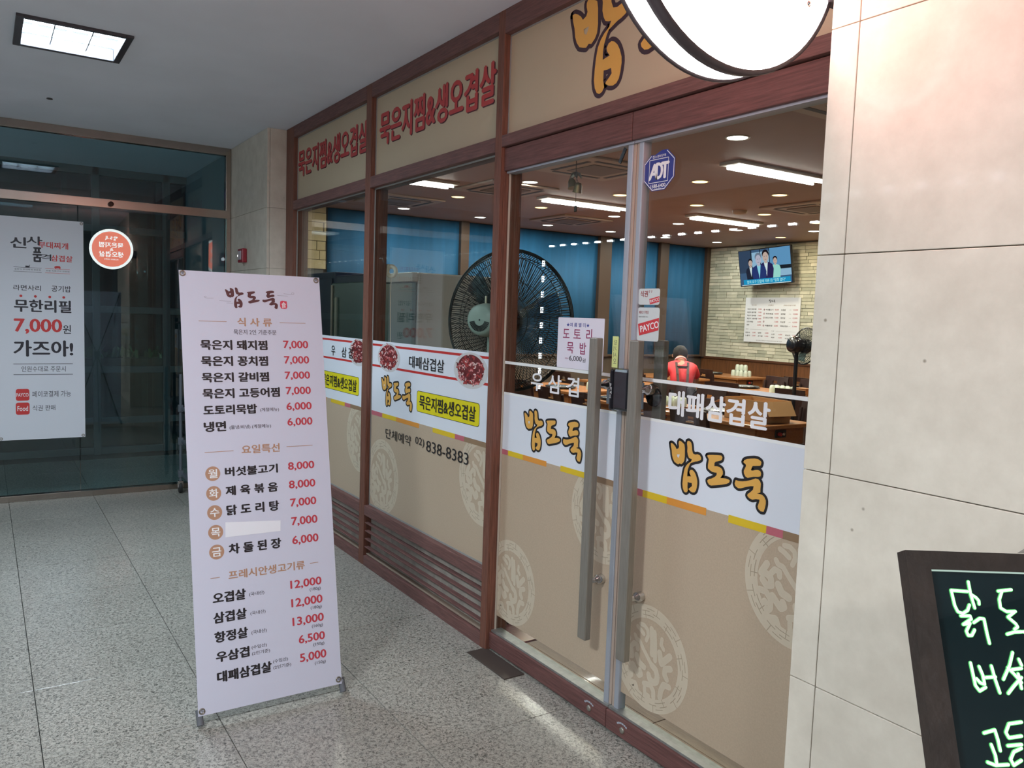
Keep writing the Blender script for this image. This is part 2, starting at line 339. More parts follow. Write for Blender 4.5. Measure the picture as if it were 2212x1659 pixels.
# ------------------------------------------------------------------ measured lettering layouts
MENU_TEXT = [('식 사 류', 'T', 2, 0.2184, 0.3578, 0.1844, 0.2182), ('묵은지 2인 기준주문', 'G', 0, 0.2007, 0.3755, 0.2327, 0.2534), ('묵은지 돼지찜', 'K', 3, 0.0705, 0.3334, 0.2777, 0.3161), ('7,000', 'R', 2, 0.4027, 0.5083, 0.2769, 0.3132), ('묵은지 꽁치찜', 'K', 3, 0.0703, 0.3328, 0.3426, 0.3813), ('7,000', 'R', 2, 0.4032, 0.5088, 0.3423, 0.3779), ('묵은지 갈비찜', 'K', 3, 0.07, 0.3333, 0.4089, 0.4463), ('7,000', 'R', 2, 0.4026, 0.5092, 0.4075, 0.4424), ('묵은지 고등어찜', 'K', 3, 0.0702, 0.3752, 0.4731, 0.5111), ('7,000', 'R', 2, 0.4037, 0.509, 0.4722, 0.5073), ('도토리묵밥', 'K', 3, 0.0704, 0.2781, 0.539, 0.5769), ('6,000', 'R', 2, 0.4029, 0.5088, 0.5376, 0.5726), ('냉면', 'K', 3, 0.0696, 0.1518, 0.6042, 0.6424), ('6,000', 'R', 2, 0.4034, 0.5086, 0.602, 0.6376), ('버섯불고기', 'K', 3, 0.142, 0.3505, 0.7876, 0.8226), ('8,000', 'R', 2, 0.3961, 0.5061, 0.7857, 0.8207), ('제 육 볶 음', 'K', 3, 0.1411, 0.3468, 0.8619, 0.8984), ('8,000', 'R', 2, 0.3959, 0.5064, 0.8614, 0.8974), ('(계절메뉴)', 'G', 0, 0.2921, 0.3695, 0.5556, 0.5729), ('(물냉/비냉) (계절메뉴)', 'G', 0, 0.1668, 0.3328, 0.6216, 0.6397), ('요일특선', 'T', 2, 0.2103, 0.3637, 0.704, 0.738), ('닭 도 리 탕', 'K', 3, 0.1413, 0.3482, 0.9373, 0.976), ('차 돌 된 장', 'K', 3, 0.1427, 0.3485, 1.0891, 1.128), ('오겹살', 'K', 3, 0.0736, 0.1975, 1.2699, 1.3095), ('삼겹살', 'K', 3, 0.0724, 0.1972, 1.3451, 1.3848), ('항정살', 'K', 3, 0.0735, 0.1987, 1.419, 1.4588), ('우삼겹', 'K', 3, 0.0756, 0.2002, 1.4946, 1.5334), ('대패삼겹살', 'K', 3, 0.0766, 0.2852, 1.5699, 1.6102), ('7,000', 'R', 2, 0.3969, 0.5064, 0.9355, 0.9718), ('7,000', 'R', 2, 0.3976, 0.507, 1.0118, 1.0489), ('6,000', 'R', 2, 0.3976, 0.507, 1.0888, 1.1262), ('12,000', 'R', 2, 0.3799, 0.5098, 1.2677, 1.3042), ('12,000', 'R', 2, 0.3801, 0.5098, 1.3416, 1.3791), ('13,000', 'R', 2, 0.3809, 0.5111, 1.4168, 1.4541), ('6,500', 'R', 2, 0.4029, 0.5117, 1.4921, 1.5287), ('5,000', 'R', 2, 0.4037, 0.5136, 1.5658, 1.6035), ('프레시안생고기류', 'T', 2, 0.1365, 0.4426, 1.1931, 1.2268), ('(국내산)', 'G', 0, 0.2115, 0.2714, 1.2876, 1.3047), ('(국내산)', 'G', 0, 0.213, 0.2728, 1.3627, 1.3791), ('(국내산)', 'G', 0, 0.2133, 0.2737, 1.4371, 1.4546), ('(수입산)', 'G', 0, 0.2115, 0.2712, 1.4949, 1.5111), ('(2인기준)', 'G', 0, 0.2115, 0.2826, 1.5191, 1.5353), ('(수입산)', 'G', 0, 0.2929, 0.3535, 1.5661, 1.5825), ('(2인기준)', 'G', 0, 0.2928, 0.3652, 1.59, 1.6064), ('(180g)', 'G', 0, 0.4589, 0.5054, 1.3081, 1.3236), ('(180g)', 'G', 0, 0.4589, 0.506, 1.3834, 1.3986), ('(160g)', 'G', 0, 0.4596, 0.5066, 1.4583, 1.4737), ('(150g)', 'G', 0, 0.4615, 0.5085, 1.5331, 1.5485), ('(150g)', 'G', 0, 0.4634, 0.5104, 1.6084, 1.6234)]
POSTER_TEXT = [('신', 'K', 3, -1.8, -1.697, 2.081, 2.0), ('사', 'K', 3, -1.694, -1.589, 2.095, 2.031), ('품', 'K', 3, -1.651, -1.595, 2.011, 1.901), ('격', 'K', 2, -1.601, -1.529, 1.963, 1.913), ('부대찌개', 'R', 2, -1.614, -1.411, 2.06, 2.01), ('삼겹살', 'R', 2, -1.528, -1.381, 1.96, 1.912), ('송탄식 부대찌개 전문점', 'K', 0, -1.777, -1.602, 1.843, 1.83), ('초벌 직화구이 전문점', 'K', 0, -1.566, -1.404, 1.841, 1.83), ('라면사리', 'K', 1, -1.785, -1.603, 1.715, 1.673), ('공기밥', 'K', 1, -1.529, -1.395, 1.721, 1.672), ('무한리필', 'K', 3, -1.781, -1.396, 1.603, 1.508), ('7,000', 'R', 3, -1.783, -1.463, 1.453, 1.338), ('원', 'K', 1, -1.454, -1.398, 1.41, 1.342), ('가즈아!', 'K', 3, -1.789, -1.387, 1.284, 1.16), ('인원수대로 주문시', 'K', 0, -1.741, -1.438, 1.082, 1.038), ('페이코결제 가능', 'K', 0, -1.672, -1.403, 0.884, 0.835), ('식권 판매', 'K', 0, -1.671, -1.514, 0.771, 0.727), ('PAYCO', 'W', 1, -1.778, -1.697, 0.87, 0.842), ('Food', 'W', 1, -1.773, -1.702, 0.767, 0.729)]
BRUSH_LOGO = {'a': [(0.0, 0.379), (0.016, 0.381), (0.037, 0.371), (0.056, 0.357), (0.07, 0.339), (0.091, 0.348), (0.098, 0.364), (0.091, 0.386), (0.091, 0.402), (0.1, 0.414), (0.119, 0.411), (0.14, 0.4), (0.157, 0.39), (0.164, 0.36), (0.168, 0.292), (0.164, 0.257), (0.152, 0.238), (0.131, 0.222), (0.114, 0.227), (0.098, 0.215), (0.079, 0.22), (0.054, 0.229), (0.035, 0.252), (0.023, 0.28), (0.016, 0.32), (0.005, 0.35)], 'ah': [(0.077, 0.297), (0.11, 0.301), (0.107, 0.287), (0.096, 0.269), (0.082, 0.278)], 'b': [(0.187, 0.421), (0.203, 0.428), (0.222, 0.423), (0.234, 0.411), (0.241, 0.386), (0.245, 0.357), (0.257, 0.332), (0.28, 0.327), (0.308, 0.334), (0.332, 0.329), (0.346, 0.313), (0.346, 0.297), (0.329, 0.285), (0.306, 0.276), (0.285, 0.271), (0.257, 0.259), (0.236, 0.25), (0.224, 0.231), (0.21, 0.196), (0.206, 0.168), (0.206, 0.136), (0.224, 0.14), (0.248, 0.143), (0.231, 0.164), (0.227, 0.178), (0.238, 0.194), (0.255, 0.199), (0.273, 0.192), (0.292, 0.175), (0.306, 0.152), (0.318, 0.121), (0.32, 0.096), (0.315, 0.061), (0.308, 0.037), (0.294, 0.021), (0.273, 0.016), (0.25, 0.021), (0.229, 0.033), (0.231, 0.04), (0.252, 0.056), (0.264, 0.068), (0.259, 0.091), (0.238, 0.089), (0.215, 0.091), (0.215, 0.049), (0.222, 0.021), (0.21, 0.005), (0.194, 0.0), (0.178, 0.007), (0.164, 0.03), (0.157, 0.063), (0.159, 0.107), (0.164, 0.152), (0.173, 0.194), (0.189, 0.222), (0.21, 0.243), (0.238, 0.262), (0.248, 0.283), (0.231, 0.285), (0.213, 0.292), (0.201, 0.311), (0.192, 0.339), (0.192, 0.374), (0.185, 0.402)], 'c': [(0.407, 0.339), (0.425, 0.348), (0.467, 0.355), (0.521, 0.362), (0.554, 0.364), (0.565, 0.353), (0.563, 0.336), (0.551, 0.325), (0.526, 0.315), (0.498, 0.306), (0.488, 0.294), (0.488, 0.269), (0.516, 0.273), (0.544, 0.271), (0.565, 0.262), (0.577, 0.245), (0.579, 0.224), (0.57, 0.208), (0.554, 0.187), (0.582, 0.192), (0.614, 0.194), (0.638, 0.192), (0.652, 0.185), (0.645, 0.168), (0.621, 0.154), (0.579, 0.14), (0.528, 0.126), (0.465, 0.11), (0.444, 0.114), (0.428, 0.129), (0.423, 0.143), (0.439, 0.157), (0.465, 0.166), (0.498, 0.185), (0.516, 0.203), (0.516, 0.222), (0.493, 0.22), (0.47, 0.22), (0.444, 0.229), (0.423, 0.241), (0.421, 0.266), (0.425, 0.292), (0.428, 0.313), (0.416, 0.329)], 'd': [(0.771, 0.35), (0.78, 0.367), (0.804, 0.379), (0.839, 0.388), (0.876, 0.395), (0.907, 0.395), (0.93, 0.386), (0.939, 0.376), (0.935, 0.355), (0.925, 0.348), (0.862, 0.336), (0.855, 0.327), (0.846, 0.301), (0.864, 0.301), (0.888, 0.311), (0.911, 0.315), (0.932, 0.311), (0.942, 0.294), (0.939, 0.273), (0.916, 0.264), (0.874, 0.257), (0.82, 0.238), (0.799, 0.245), (0.783, 0.266), (0.78, 0.285), (0.79, 0.306), (0.799, 0.327), (0.792, 0.339), (0.78, 0.343)], 'e': [(0.699, 0.173), (0.708, 0.201), (0.738, 0.199), (0.773, 0.203), (0.811, 0.213), (0.85, 0.227), (0.879, 0.241), (0.893, 0.248), (0.918, 0.248), (0.937, 0.234), (0.946, 0.217), (0.944, 0.18), (0.946, 0.152), (0.914, 0.14), (0.939, 0.14), (0.965, 0.138), (0.984, 0.126), (0.998, 0.105), (1.0, 0.079), (0.995, 0.049), (0.984, 0.016), (0.958, 0.014), (0.937, 0.026), (0.928, 0.044), (0.939, 0.077), (0.942, 0.098), (0.909, 0.096), (0.876, 0.084), (0.846, 0.089), (0.827, 0.103), (0.829, 0.117), (0.853, 0.136), (0.876, 0.159), (0.881, 0.187), (0.853, 0.182), (0.806, 0.166), (0.762, 0.147), (0.736, 0.143), (0.71, 0.154)]}
EMBLEM_STROKES = [[(-0.342, 0.5), (-0.263, 0.468), (-0.168, 0.411)], [(-0.268, 0.574), (-0.163, 0.579), (-0.074, 0.521), (-0.053, 0.421), (-0.1, 0.311)], [(-0.405, 0.311), (-0.358, 0.247), (-0.268, 0.237), (-0.174, 0.132), (-0.037, 0.0), (0.079, -0.105)], [(0.079, -0.105), (0.189, -0.153), (0.237, -0.253), (0.221, -0.363), (0.142, -0.416), (0.037, -0.384), (0.011, -0.316)], [(0.032, 0.574), (0.068, 0.342), (0.074, 0.105)], [(0.116, 0.542), (0.153, 0.226), (0.158, 0.016)], [(-0.479, 0.079), (-0.416, 0.153), (-0.326, 0.137), (-0.321, 0.063)], [(-0.337, -0.068), (-0.263, -0.179), (-0.126, -0.216)], [(-0.432, -0.274), (-0.337, -0.363), (-0.263, -0.426), (-0.2, -0.384), (-0.232, -0.321)], [(0.311, 0.479), (0.295, 0.368), (0.363, 0.305)], [(0.268, 0.205), (0.321, 0.021), (0.532, 0.232)], [(0.563, 0.011), (0.426, -0.042), (0.416, -0.153), (0.479, -0.216)], [(0.547, -0.337), (0.411, -0.347), (0.347, -0.479), (0.326, -0.626)], [(-0.105, -0.532), (0.063, -0.489), (0.153, -0.574), (0.163, -0.695)], [(-0.079, -0.595), (-0.068, -0.716), (0.037, -0.716)], [(-0.453, -0.642), (-0.342, -0.626), (-0.289, -0.732)], [(-0.57, 0.205), (-0.675, 0.03), (-0.575, 0.045), (-0.485, 0.0), (-0.46, -0.115), (-0.56, -0.145), (-0.64, -0.07)], [(-0.685, -0.245), (-0.555, -0.25), (-0.46, -0.345), (-0.46, -0.49), (-0.53, -0.56)], [(-0.57, -0.415), (-0.595, -0.47)]]
NEON_STROKES = [[(0.0536, 0.0476), (0.0741, 0.0484)], [(0.0536, 0.0476), (0.0552, 0.066), (0.0578, 0.0733), (0.0636, 0.0753), (0.0703, 0.0714), (0.0737, 0.0647)], [(0.0769, 0.0364), (0.0773, 0.052), (0.0797, 0.0682)], [(0.0784, 0.052), (0.0836, 0.0555), (0.0864, 0.0591), (0.0861, 0.0633)], [(0.0608, 0.0783), (0.0723, 0.0779), (0.0732, 0.0815), (0.0622, 0.0884)], [(0.0622, 0.0884), (0.0708, 0.0867), (0.0647, 0.0963), (0.0661, 0.1013), (0.0706, 0.1011), (0.0752, 0.0945)], [(0.0755, 0.0858), (0.0839, 0.0805), (0.0891, 0.081), (0.0899, 0.0983), (0.0909, 0.1098)], [(0.1127, 0.0467), (0.1297, 0.0444)], [(0.1173, 0.047), (0.1124, 0.0568), (0.1121, 0.0671), (0.1189, 0.0713), (0.13, 0.0707)], [(0.128, 0.0718), (0.1193, 0.0779), (0.1277, 0.0856), (0.1293, 0.0892), (0.1249, 0.0922)], [(0.1148, 0.0983), (0.1235, 0.0956), (0.1332, 0.0948)], [(0.0638, 0.1332), (0.0646, 0.1458), (0.0654, 0.1589), (0.0695, 0.165), (0.0776, 0.1606)], [(0.0735, 0.1371), (0.0763, 0.1468), (0.0767, 0.1572), (0.0718, 0.1559), (0.0681, 0.1512)], [(0.0886, 0.136), (0.0904, 0.1505), (0.0935, 0.1663)], [(0.0795, 0.1495), (0.0915, 0.1484)], [(0.1176, 0.1196), (0.1111, 0.1346), (0.1007, 0.1509)], [(0.1083, 0.1375), (0.1145, 0.1442), (0.122, 0.1537)], [(0.1236, 0.1272), (0.1257, 0.1341)], [(0.1132, 0.1394), (0.1251, 0.1376)], [(0.1231, 0.1481), (0.1119, 0.1582), (0.1037, 0.1666)], [(0.1197, 0.1441), (0.1207, 0.1606)], [(0.0666, 0.2116), (0.0802, 0.2078), (0.082, 0.2184), (0.0827, 0.2302)], [(0.0731, 0.2239), (0.076, 0.2356), (0.0759, 0.244)], [(0.0654, 0.243), (0.0742, 0.246), (0.0893, 0.2449)], [(0.0982, 0.2006), (0.1136, 0.1982)], [(0.0982, 0.2006), (0.0928, 0.2101), (0.0954, 0.216), (0.1107, 0.2135)], [(0.0924, 0.2246), (0.109, 0.2228)], [(0.1082, 0.2268), (0.0984, 0.231), (0.0933, 0.239), (0.0957, 0.2454), (0.1057, 0.2399)]]

# ================================================================== the setting
GF, GD = .035, .055          # depth of the fixed panes and of the door panes
ZC = 2.976                   # ceiling height
XW = -7.39                   # glass wall at the corridor's end
floor = MB().box(-9.6, 3.2, -4.4, .10, -.12, -.008).build('floor', mat('dark_grout', (.05, .05, .047), .8), origin=(0, 0, 0), kind='structure', label='speckled grey granite tile floor of the corridor')
tile_m = {}
def tile_obj(x, y, d, key):
    if key not in tile_m:
        o = MB().bbox(-.2985, .2985, -d / 2 + .0015, d / 2 - .0015, -.03, 0, .0012).build('granite_tile', GRANITE, floor, local=True)
        tile_m[key] = o
    else:
        o = tile_m[key].copy(); COL.objects.link(o)
    o.location = (x, y, 0)
for y, d in [(-.28, .74), (-.9475, .595), (-1.5425, .595), (-2.14, .6), (-2.74, .6), (-3.34, .6), (-3.94, .6)]:
    for i in range(-10, 10):
        x = -3.122 + .3 + .6 * i
        if x > 3: continue
        tile_obj(x, y, d, d)
# ceiling of the corridor, with the opening of the lamp
cl = MB()
lx0, lx1, ly0, ly1 = -5.225, -4.685, -1.83, -1.31
for a, b, c, d in [(-9.45, lx0, -4.4, .1), (lx1, 3.2, -4.4, .1), (lx0, lx1, -4.4, ly0), (lx0, lx1, ly1, .1)]: cl.box(a, b, c, d, ZC, ZC + .1)
cl.build('ceiling', WHITE, origin=(0, 0, ZC), kind='structure', label='smooth white painted corridor ceiling')
# the lamp in the ceiling
lamp = empty('ceiling_light', (-4.955, -1.57, ZC), label='square recessed corridor light with dark rim and mirrored louvre in the white ceiling', cat='ceiling light')
rim = MB()
for a, b, c, d in [(lx0, lx1, ly0, ly0 + .035), (lx0, lx1, ly1 - .035, ly1), (lx0, lx0 + .035, ly0 + .035, ly1 - .035), (lx1 - .035, lx1, ly0 + .035, ly1 - .035)]: rim.bbox(a, b, c, d, ZC - .014, ZC + .05, .003)
rim.build('rim', mat('dark_lamp_rim', lin((74, 72, 76)), .4, metal=.5), lamp)
b = MB(); b.box(lx0, lx1, ly0, ly1, ZC + .085, ZC + .1); b.build('reflector', glow('lamp_reflector', (.80, .94, 1.0), 1.05), lamp)
b = MB()
for k in (1, 2):
    x = lx0 + (lx1 - lx0) * k / 3; b.box(x - .003, x + .003, ly0 + .03, ly1 - .03, ZC + .015, ZC + .055)
    y = ly0 + (ly1 - ly0) * k / 3; b.box(lx0 + .03, lx1 - .03, y - .003, y + .003, ZC + .015, ZC + .055)
b.build('louvre', mat('lamp_louvre', (.3, .33, .36), .4), lamp)
for k in range(3):
    y = ly0 + .1 + k * .16; MB().tube([(lx0 + .05, y, ZC + .072), (lx1 - .05, y, ZC + .072)], .012, 8).build('tube', glow('lamp_tube', (.9, .97, 1), 7), lamp)
MB().lathe([(0, 0), (.018, 0), (.02, -.006)], (-6.467, -1.581, ZC - .001), n=16).build('ceiling_sensor', mat('dark_metal', (.06, .06, .06), .4), label='tiny dark sensor dot on the white ceiling behind the corridor light', cat='sensor')
# unseen lamps added behind the camera to fill the corridor (their light is in the area lamps above)
for fx, fy in CORRIDOR_FIXTURES[1:]:
    l2 = empty('ceiling_light', (fx, fy, ZC), label='added square fill light behind the viewer, above the %s' % ('stone pillar' if fx > 0 else 'shop doors'), cat='ceiling light')
    MB().bbox(fx - .28, fx + .28, fy - .28, fy + .28, ZC - .02, ZC + .0, .004).build('rim', MATS['dark_lamp_rim'], l2)
    MB().box(fx - .24, fx + .24, fy - .24, fy + .24, ZC - .024, ZC - .02).build('diffuser', glow('fill_lamp_diffuser', (.9, .96, 1), 4), l2)

# stone pillars: a core and marble panels
def pillar(name, x0, x1, yf, yb, xs_, zs, label, side=None):
    p = MB().box(x0 + .012, x1, yf + .012, yb, 0, ZC).build(name, mat('mortar', lin((150, 140, 122)), .9), origin=(x0, yf, 0), kind='structure', label=label)
    g = .0009
    for a, b_ in zip(xs_, xs_[1:]):
        for c, d in zip(zs, zs[1:]): MB().bbox(a + g, b_ - g, yf, yf + .02, c + g, d - g, .0015).build('marble_panel', MARBLE, p)
    for c, d in zip(zs, zs[1:]):
        if side in ('right', 'both'): MB().bbox(x1 - .02 + .012, x1 + .012, yf + .022, yb - .002, c + g, d - g, .0015).build('marble_panel', MARBLE, p)
        if side in ('left', 'both'): MB().bbox(x0 - .002, x0 + .012, yf + .022, yb - .002, c + g, d - g, .0015).build('marble_panel', MARBLE, p)
    return p
pillar('wall_right', -1.097, 1.5, -.5, .10, [-1.097, -1.031, -.1, .85, 1.5], [0, .36, .825, 1.291, 1.752, 2.218, 2.684, ZC], 'polished beige marble pillar to the right of the glass doors', 'left')
pillar('wall_left', XW, -6.32, -.144, .12, [XW, -6.309], [0, .515, .98, 1.445, 1.91, 2.375, ZC], 'beige marble pier between the glass end wall and the shop windows', 'right')

# ------------------------------------------------------------------ the glass end wall
ew = empty('window_1', (XW, -1.2, 0), label='glass end wall of the corridor in copper-tinged steel rails', kind='structure')
for z0, z1 in ((2.912, ZC), (2.368, 2.44), (0, .05)): MB().bbox(XW - .05, XW + .012, -2.5, -.148, z0, z1, .003).build('rail', STEELB, ew)
for y0, y1 in ((-.19, -.146), (-2.55, -2.5)): MB().bbox(XW - .05, XW + .010, y0, y1, 0, ZC, .003).build('stile', STEELB, ew)
MB().box(XW - .024, XW - .016, -2.5, -.19, 2.44, 2.912).build('pane', GLASS_DARK, ew)
MB().box(XW - .024, XW - .016, -2.5, -1.34, .05, 2.368).build('pane', GLASS_DARK, ew)
Mt = Matrix.Translation((XW + .014, -1.335, 0)) @ Matrix.Rotation(R(-1.83), 4, 'Z')
MB().box(-.004, .004, 0, 1.145, .05, 2.366, Mt).build('pane', GLASS_DARK, ew)
MB().lathe([(.012, 0), (.012, .03), (.02, .035), (0, .045)], (XW + .012, -1.10, 2.40), (1, 0, 0), 12).build('bolt', mat('rusty_bolt', lin((110, 70, 60)), .5, metal=.6), ew)
# vestibule behind it: side wall, outer frame
DKM = mat('dark_mullion', lin((96, 104, 104)), .5, metal=.3)
MB().box(-9.45, XW - .05, -.12, .0, -.12, ZC).build('wall_vestibule', mat('vestibule_wall', lin((120, 140, 146)), .5), kind='structure', label='grey side wall of the vestibule behind the glass')
of = empty('window_2', (-9.4, -1.5, 0), label='outer glazed wall of the dark vestibule', kind='structure')
for y in (-3.2, -2.05, -1.0, -.32): MB().bbox(-9.44, -9.36, y - .035, y + .035, 0, ZC, .004).build('mullion', DKM, of)
for z in (2.36, 1.53, .90, .36, .04): MB().bbox(-9.43, -9.37, -4.3, -.12, z - .035, z + .035, .004).build('transom', DKM, of)
MB().box(-9.405, -9.395, -4.3, -.12, 0, ZC).build('pane', glassm('outer_glass', (.6, .7, .7), .05), of)
MB().box(-9.45, -9.36, -2.5, -.12, 2.90, ZC).build('ceiling_trim', DKM, of)
# outside in the dark: paving, facade, planter with plants
MB().box(-16, -9.46, -8, 6, -.2, -.02).build('ground', mat('night_paving', (.03, .035, .035), .7), kind='structure', label='dark paving outside the vestibule')
fac = empty('building', (-15, -2, 0), label='dark building across the lane seen through the corridor end glass', cat='building')
MB().box(-15.4, -15, -8, 4, -.1, 7).build('wall', mat('night_wall', (.035, .05, .055), .8), fac)
for i in range(7): MB().box(-15.0, -14.94, -6.5 + i * 1.4, -6.42 + i * 1.4, 0, 6).build('pilaster', mat('night_pilaster', (.10, .12, .11), .7), fac)
for i in range(3): MB().box(-14.99, -14.95, -6 + i * 2.8, -4.9 + i * 2.8, 1.0, 2.6).build('window_pane', mat('night_window', (.02, .03, .035), .1), fac)
MB().box(-14.93, -14.90, -3.1, -2.1, 3.6, 3.75).build('lit_sign', glow('violet_sign', (.12, .07, .55), 1.2), fac)
plt = empty('planter', (-10.2, -.75, 0), label='long dark planter of small green plants outside the corridor end glass', cat='planter')
MB().bbox(-10.4, -10.05, -1.15, -.2, -.02, .98, .01).build('box', mat('planter_box', (.05, .06, .055), .6), plt)
lf = MB()
for i in range(90):
    x, y = -10.22 + random.uniform(-.14, .14), -.68 + random.uniform(-.45, .45); a = random.uniform(0, 6.28); l = random.uniform(.06, .16)
    tx, ty = math.cos(a) * l * .6, math.sin(a) * l * .6; nx, ny = -math.sin(a) * .012, math.cos(a) * .012; h = l * random.uniform(.5, 1.1)
    lf.add([(x - nx, y - ny, .97), (x + nx, y + ny, .97), (x + tx * .6 + nx * 1.3, y + ty * .6 + ny * 1.3, .97 + h * .8), (x + tx, y + ty, .97 + h), (x + tx * .6 - nx * 1.3, y + ty * .6 - ny * 1.3, .97 + h * .8)], [(0, 1, 2, 3, 4)])
lf.build('foliage', mat('leaf_green', lin((70, 110, 74)), .4), plt, kind='stuff')

# ------------------------------------------------------------------ opposite side of the hall (seen only as reflections)
ow = MB().box(-9.6, 3.2, -4.5, -4.3, -.1, ZC).build('wall_back', mat('dark_opposite_wall', (.06, .06, .065), .4), kind='structure', label='dark shop wall across the hall')
MB().box(3.0, 3.2, -4.4, .1, -.1, ZC).build('wall_end', mat('grey_plaster', (.25, .25, .25), .8), kind='structure', label='plain end wall of the hall behind the viewer')
led = empty('led_string', (-5, -4.0, 2.46), label='string of small white led modules framing the shop across the hall', cat='led lights')
MB().box(-8.62, 1.0, -4.03, -4.01, 2.50, 2.53).build('cable_rail', BLACKP, led)
MB().box(-8.64, -8.60, -4.03, -4.01, .25, 2.53).build('cable_rail', BLACKP, led)
lm = MB()
for d_ in (-.028, 0, .028): lm.lathe([(.011, 0), (.010, .006), (0, .010)], (d_, 0, 0), (0, 1, 0), 8)
lg = glow('led_white', (.85, .93, 1.0), 110)
l0 = lm.build('led_module', lg, led, local=True)
pos = [(-8.45 + .23 * i, 2.515, 0) for i in range(40)] + [(-8.62, .30 + .20 * i, 1) for i in range(11)]
for i, (x, z, v) in enumerate(pos):
    o = l0 if i == 0 else l0.copy()
    if i: COL.objects.link(o)
    o.location = (x + 5, .0, z - 2.46); o.rotation_euler = (0, R(90) * v, 0)

# ------------------------------------------------------------------ wooden shop front
fr = empty('trim_1', (-3.7, 0, 0), label='red-brown wooden frame of the shop front', kind='structure')
def rail(x0, x1, z0, z1, y0=0, y1=.12, m=None, n='rail'): return MB().bbox(x0, x1, y0, y1, z0, z1, .0025).build(n, m or WOOD_H, fr)
X0, X1, X2, X3 = (-6.297, -6.125), (-4.742, -4.664), (-3.228, -3.174), (-1.435, -1.38)
for a, b in (X0, X1, X2, X3): rail(a, b, 0, ZC - .0, 0, .12, WOOD_V, 'post')
for a, b in ((X0[1], X1[0]), (X1[1], X2[0])):
    rail(a, b, 2.892, ZC); rail(a, b, 2.352, 2.42); rail(a, b, .322, .386); rail(a, b, 0, .062)
    for z in (.272, .220, .168, .116): MB().bbox(a, b, .008, .036, z - .0038, z + .0038, .0015).build('louvre_slat', WOOD_H, fr)
    MB().box(a, b, .050, .065, .062, .322).build('louvre_backing', mat('mottled_grey_board', lin((168, 162, 152)), .8, noise=(14, .25, 4)), fr)
    MB().bbox(a, b, .02, .05, .066, .074, .001).build('ledge', mat('dusty_ledge', lin((150, 132, 116)), .7), fr)
rail(X2[1], X3[0], 2.868, ZC); rail(X2[1], X3[0], 2.368, 2.42)
rail(X3[1], -1.09, 0, ZC, .02, .12, WOOD_H, 'side_panel')
# wall above/behind between pier and frame
def strip(x0, x1, z0, z1, y, w=.006):
    m = MB(); m.box(x0, x0 + w, y - .004, y, z0, z1); m.box(x1 - w, x1, y - .004, y, z0, z1); m.box(x0, x1, y - .004, y, z0, z0 + w); m.box(x0, x1, y - .004, y, z1 - w, z1); return m
BR = [('color_bar', 'rose', ROSE), ]
def colour_bar(pr, x0, cuts, z0, z1):
    """cuts: list of (x end, key)"""
    for xe, k in cuts:
        if k: pr.rect(k, x0, xe, z0, z1)
        x0 = xe
FILM = {'band': ('film_band', WHITEF, 0.6, 'white printed film band'), 'band_edge': ('film_edge', mat('film_edge_white', lin((238, 242, 240)), .35), .9, None),
        'rose': ('colour_block', ROSE, 1.0, 'rose colour block'), 'gold': ('colour_block', GOLD, 1.0, 'mustard colour block'), 'orange': ('colour_block', ORANGE, 1.0, 'orange colour block'), 'brown': ('colour_block', BROWN, 1.0, 'brown colour block'),
        'emblem': ('emblem', BEIGE2, .6, 'pale round knot emblem'), 'groove': ('emblem_line', mat('emblem_groove', lin((172, 157, 134)), .45), .9, None), 'beige': ('beige_film', BEIGE, .3, 'beige film')}
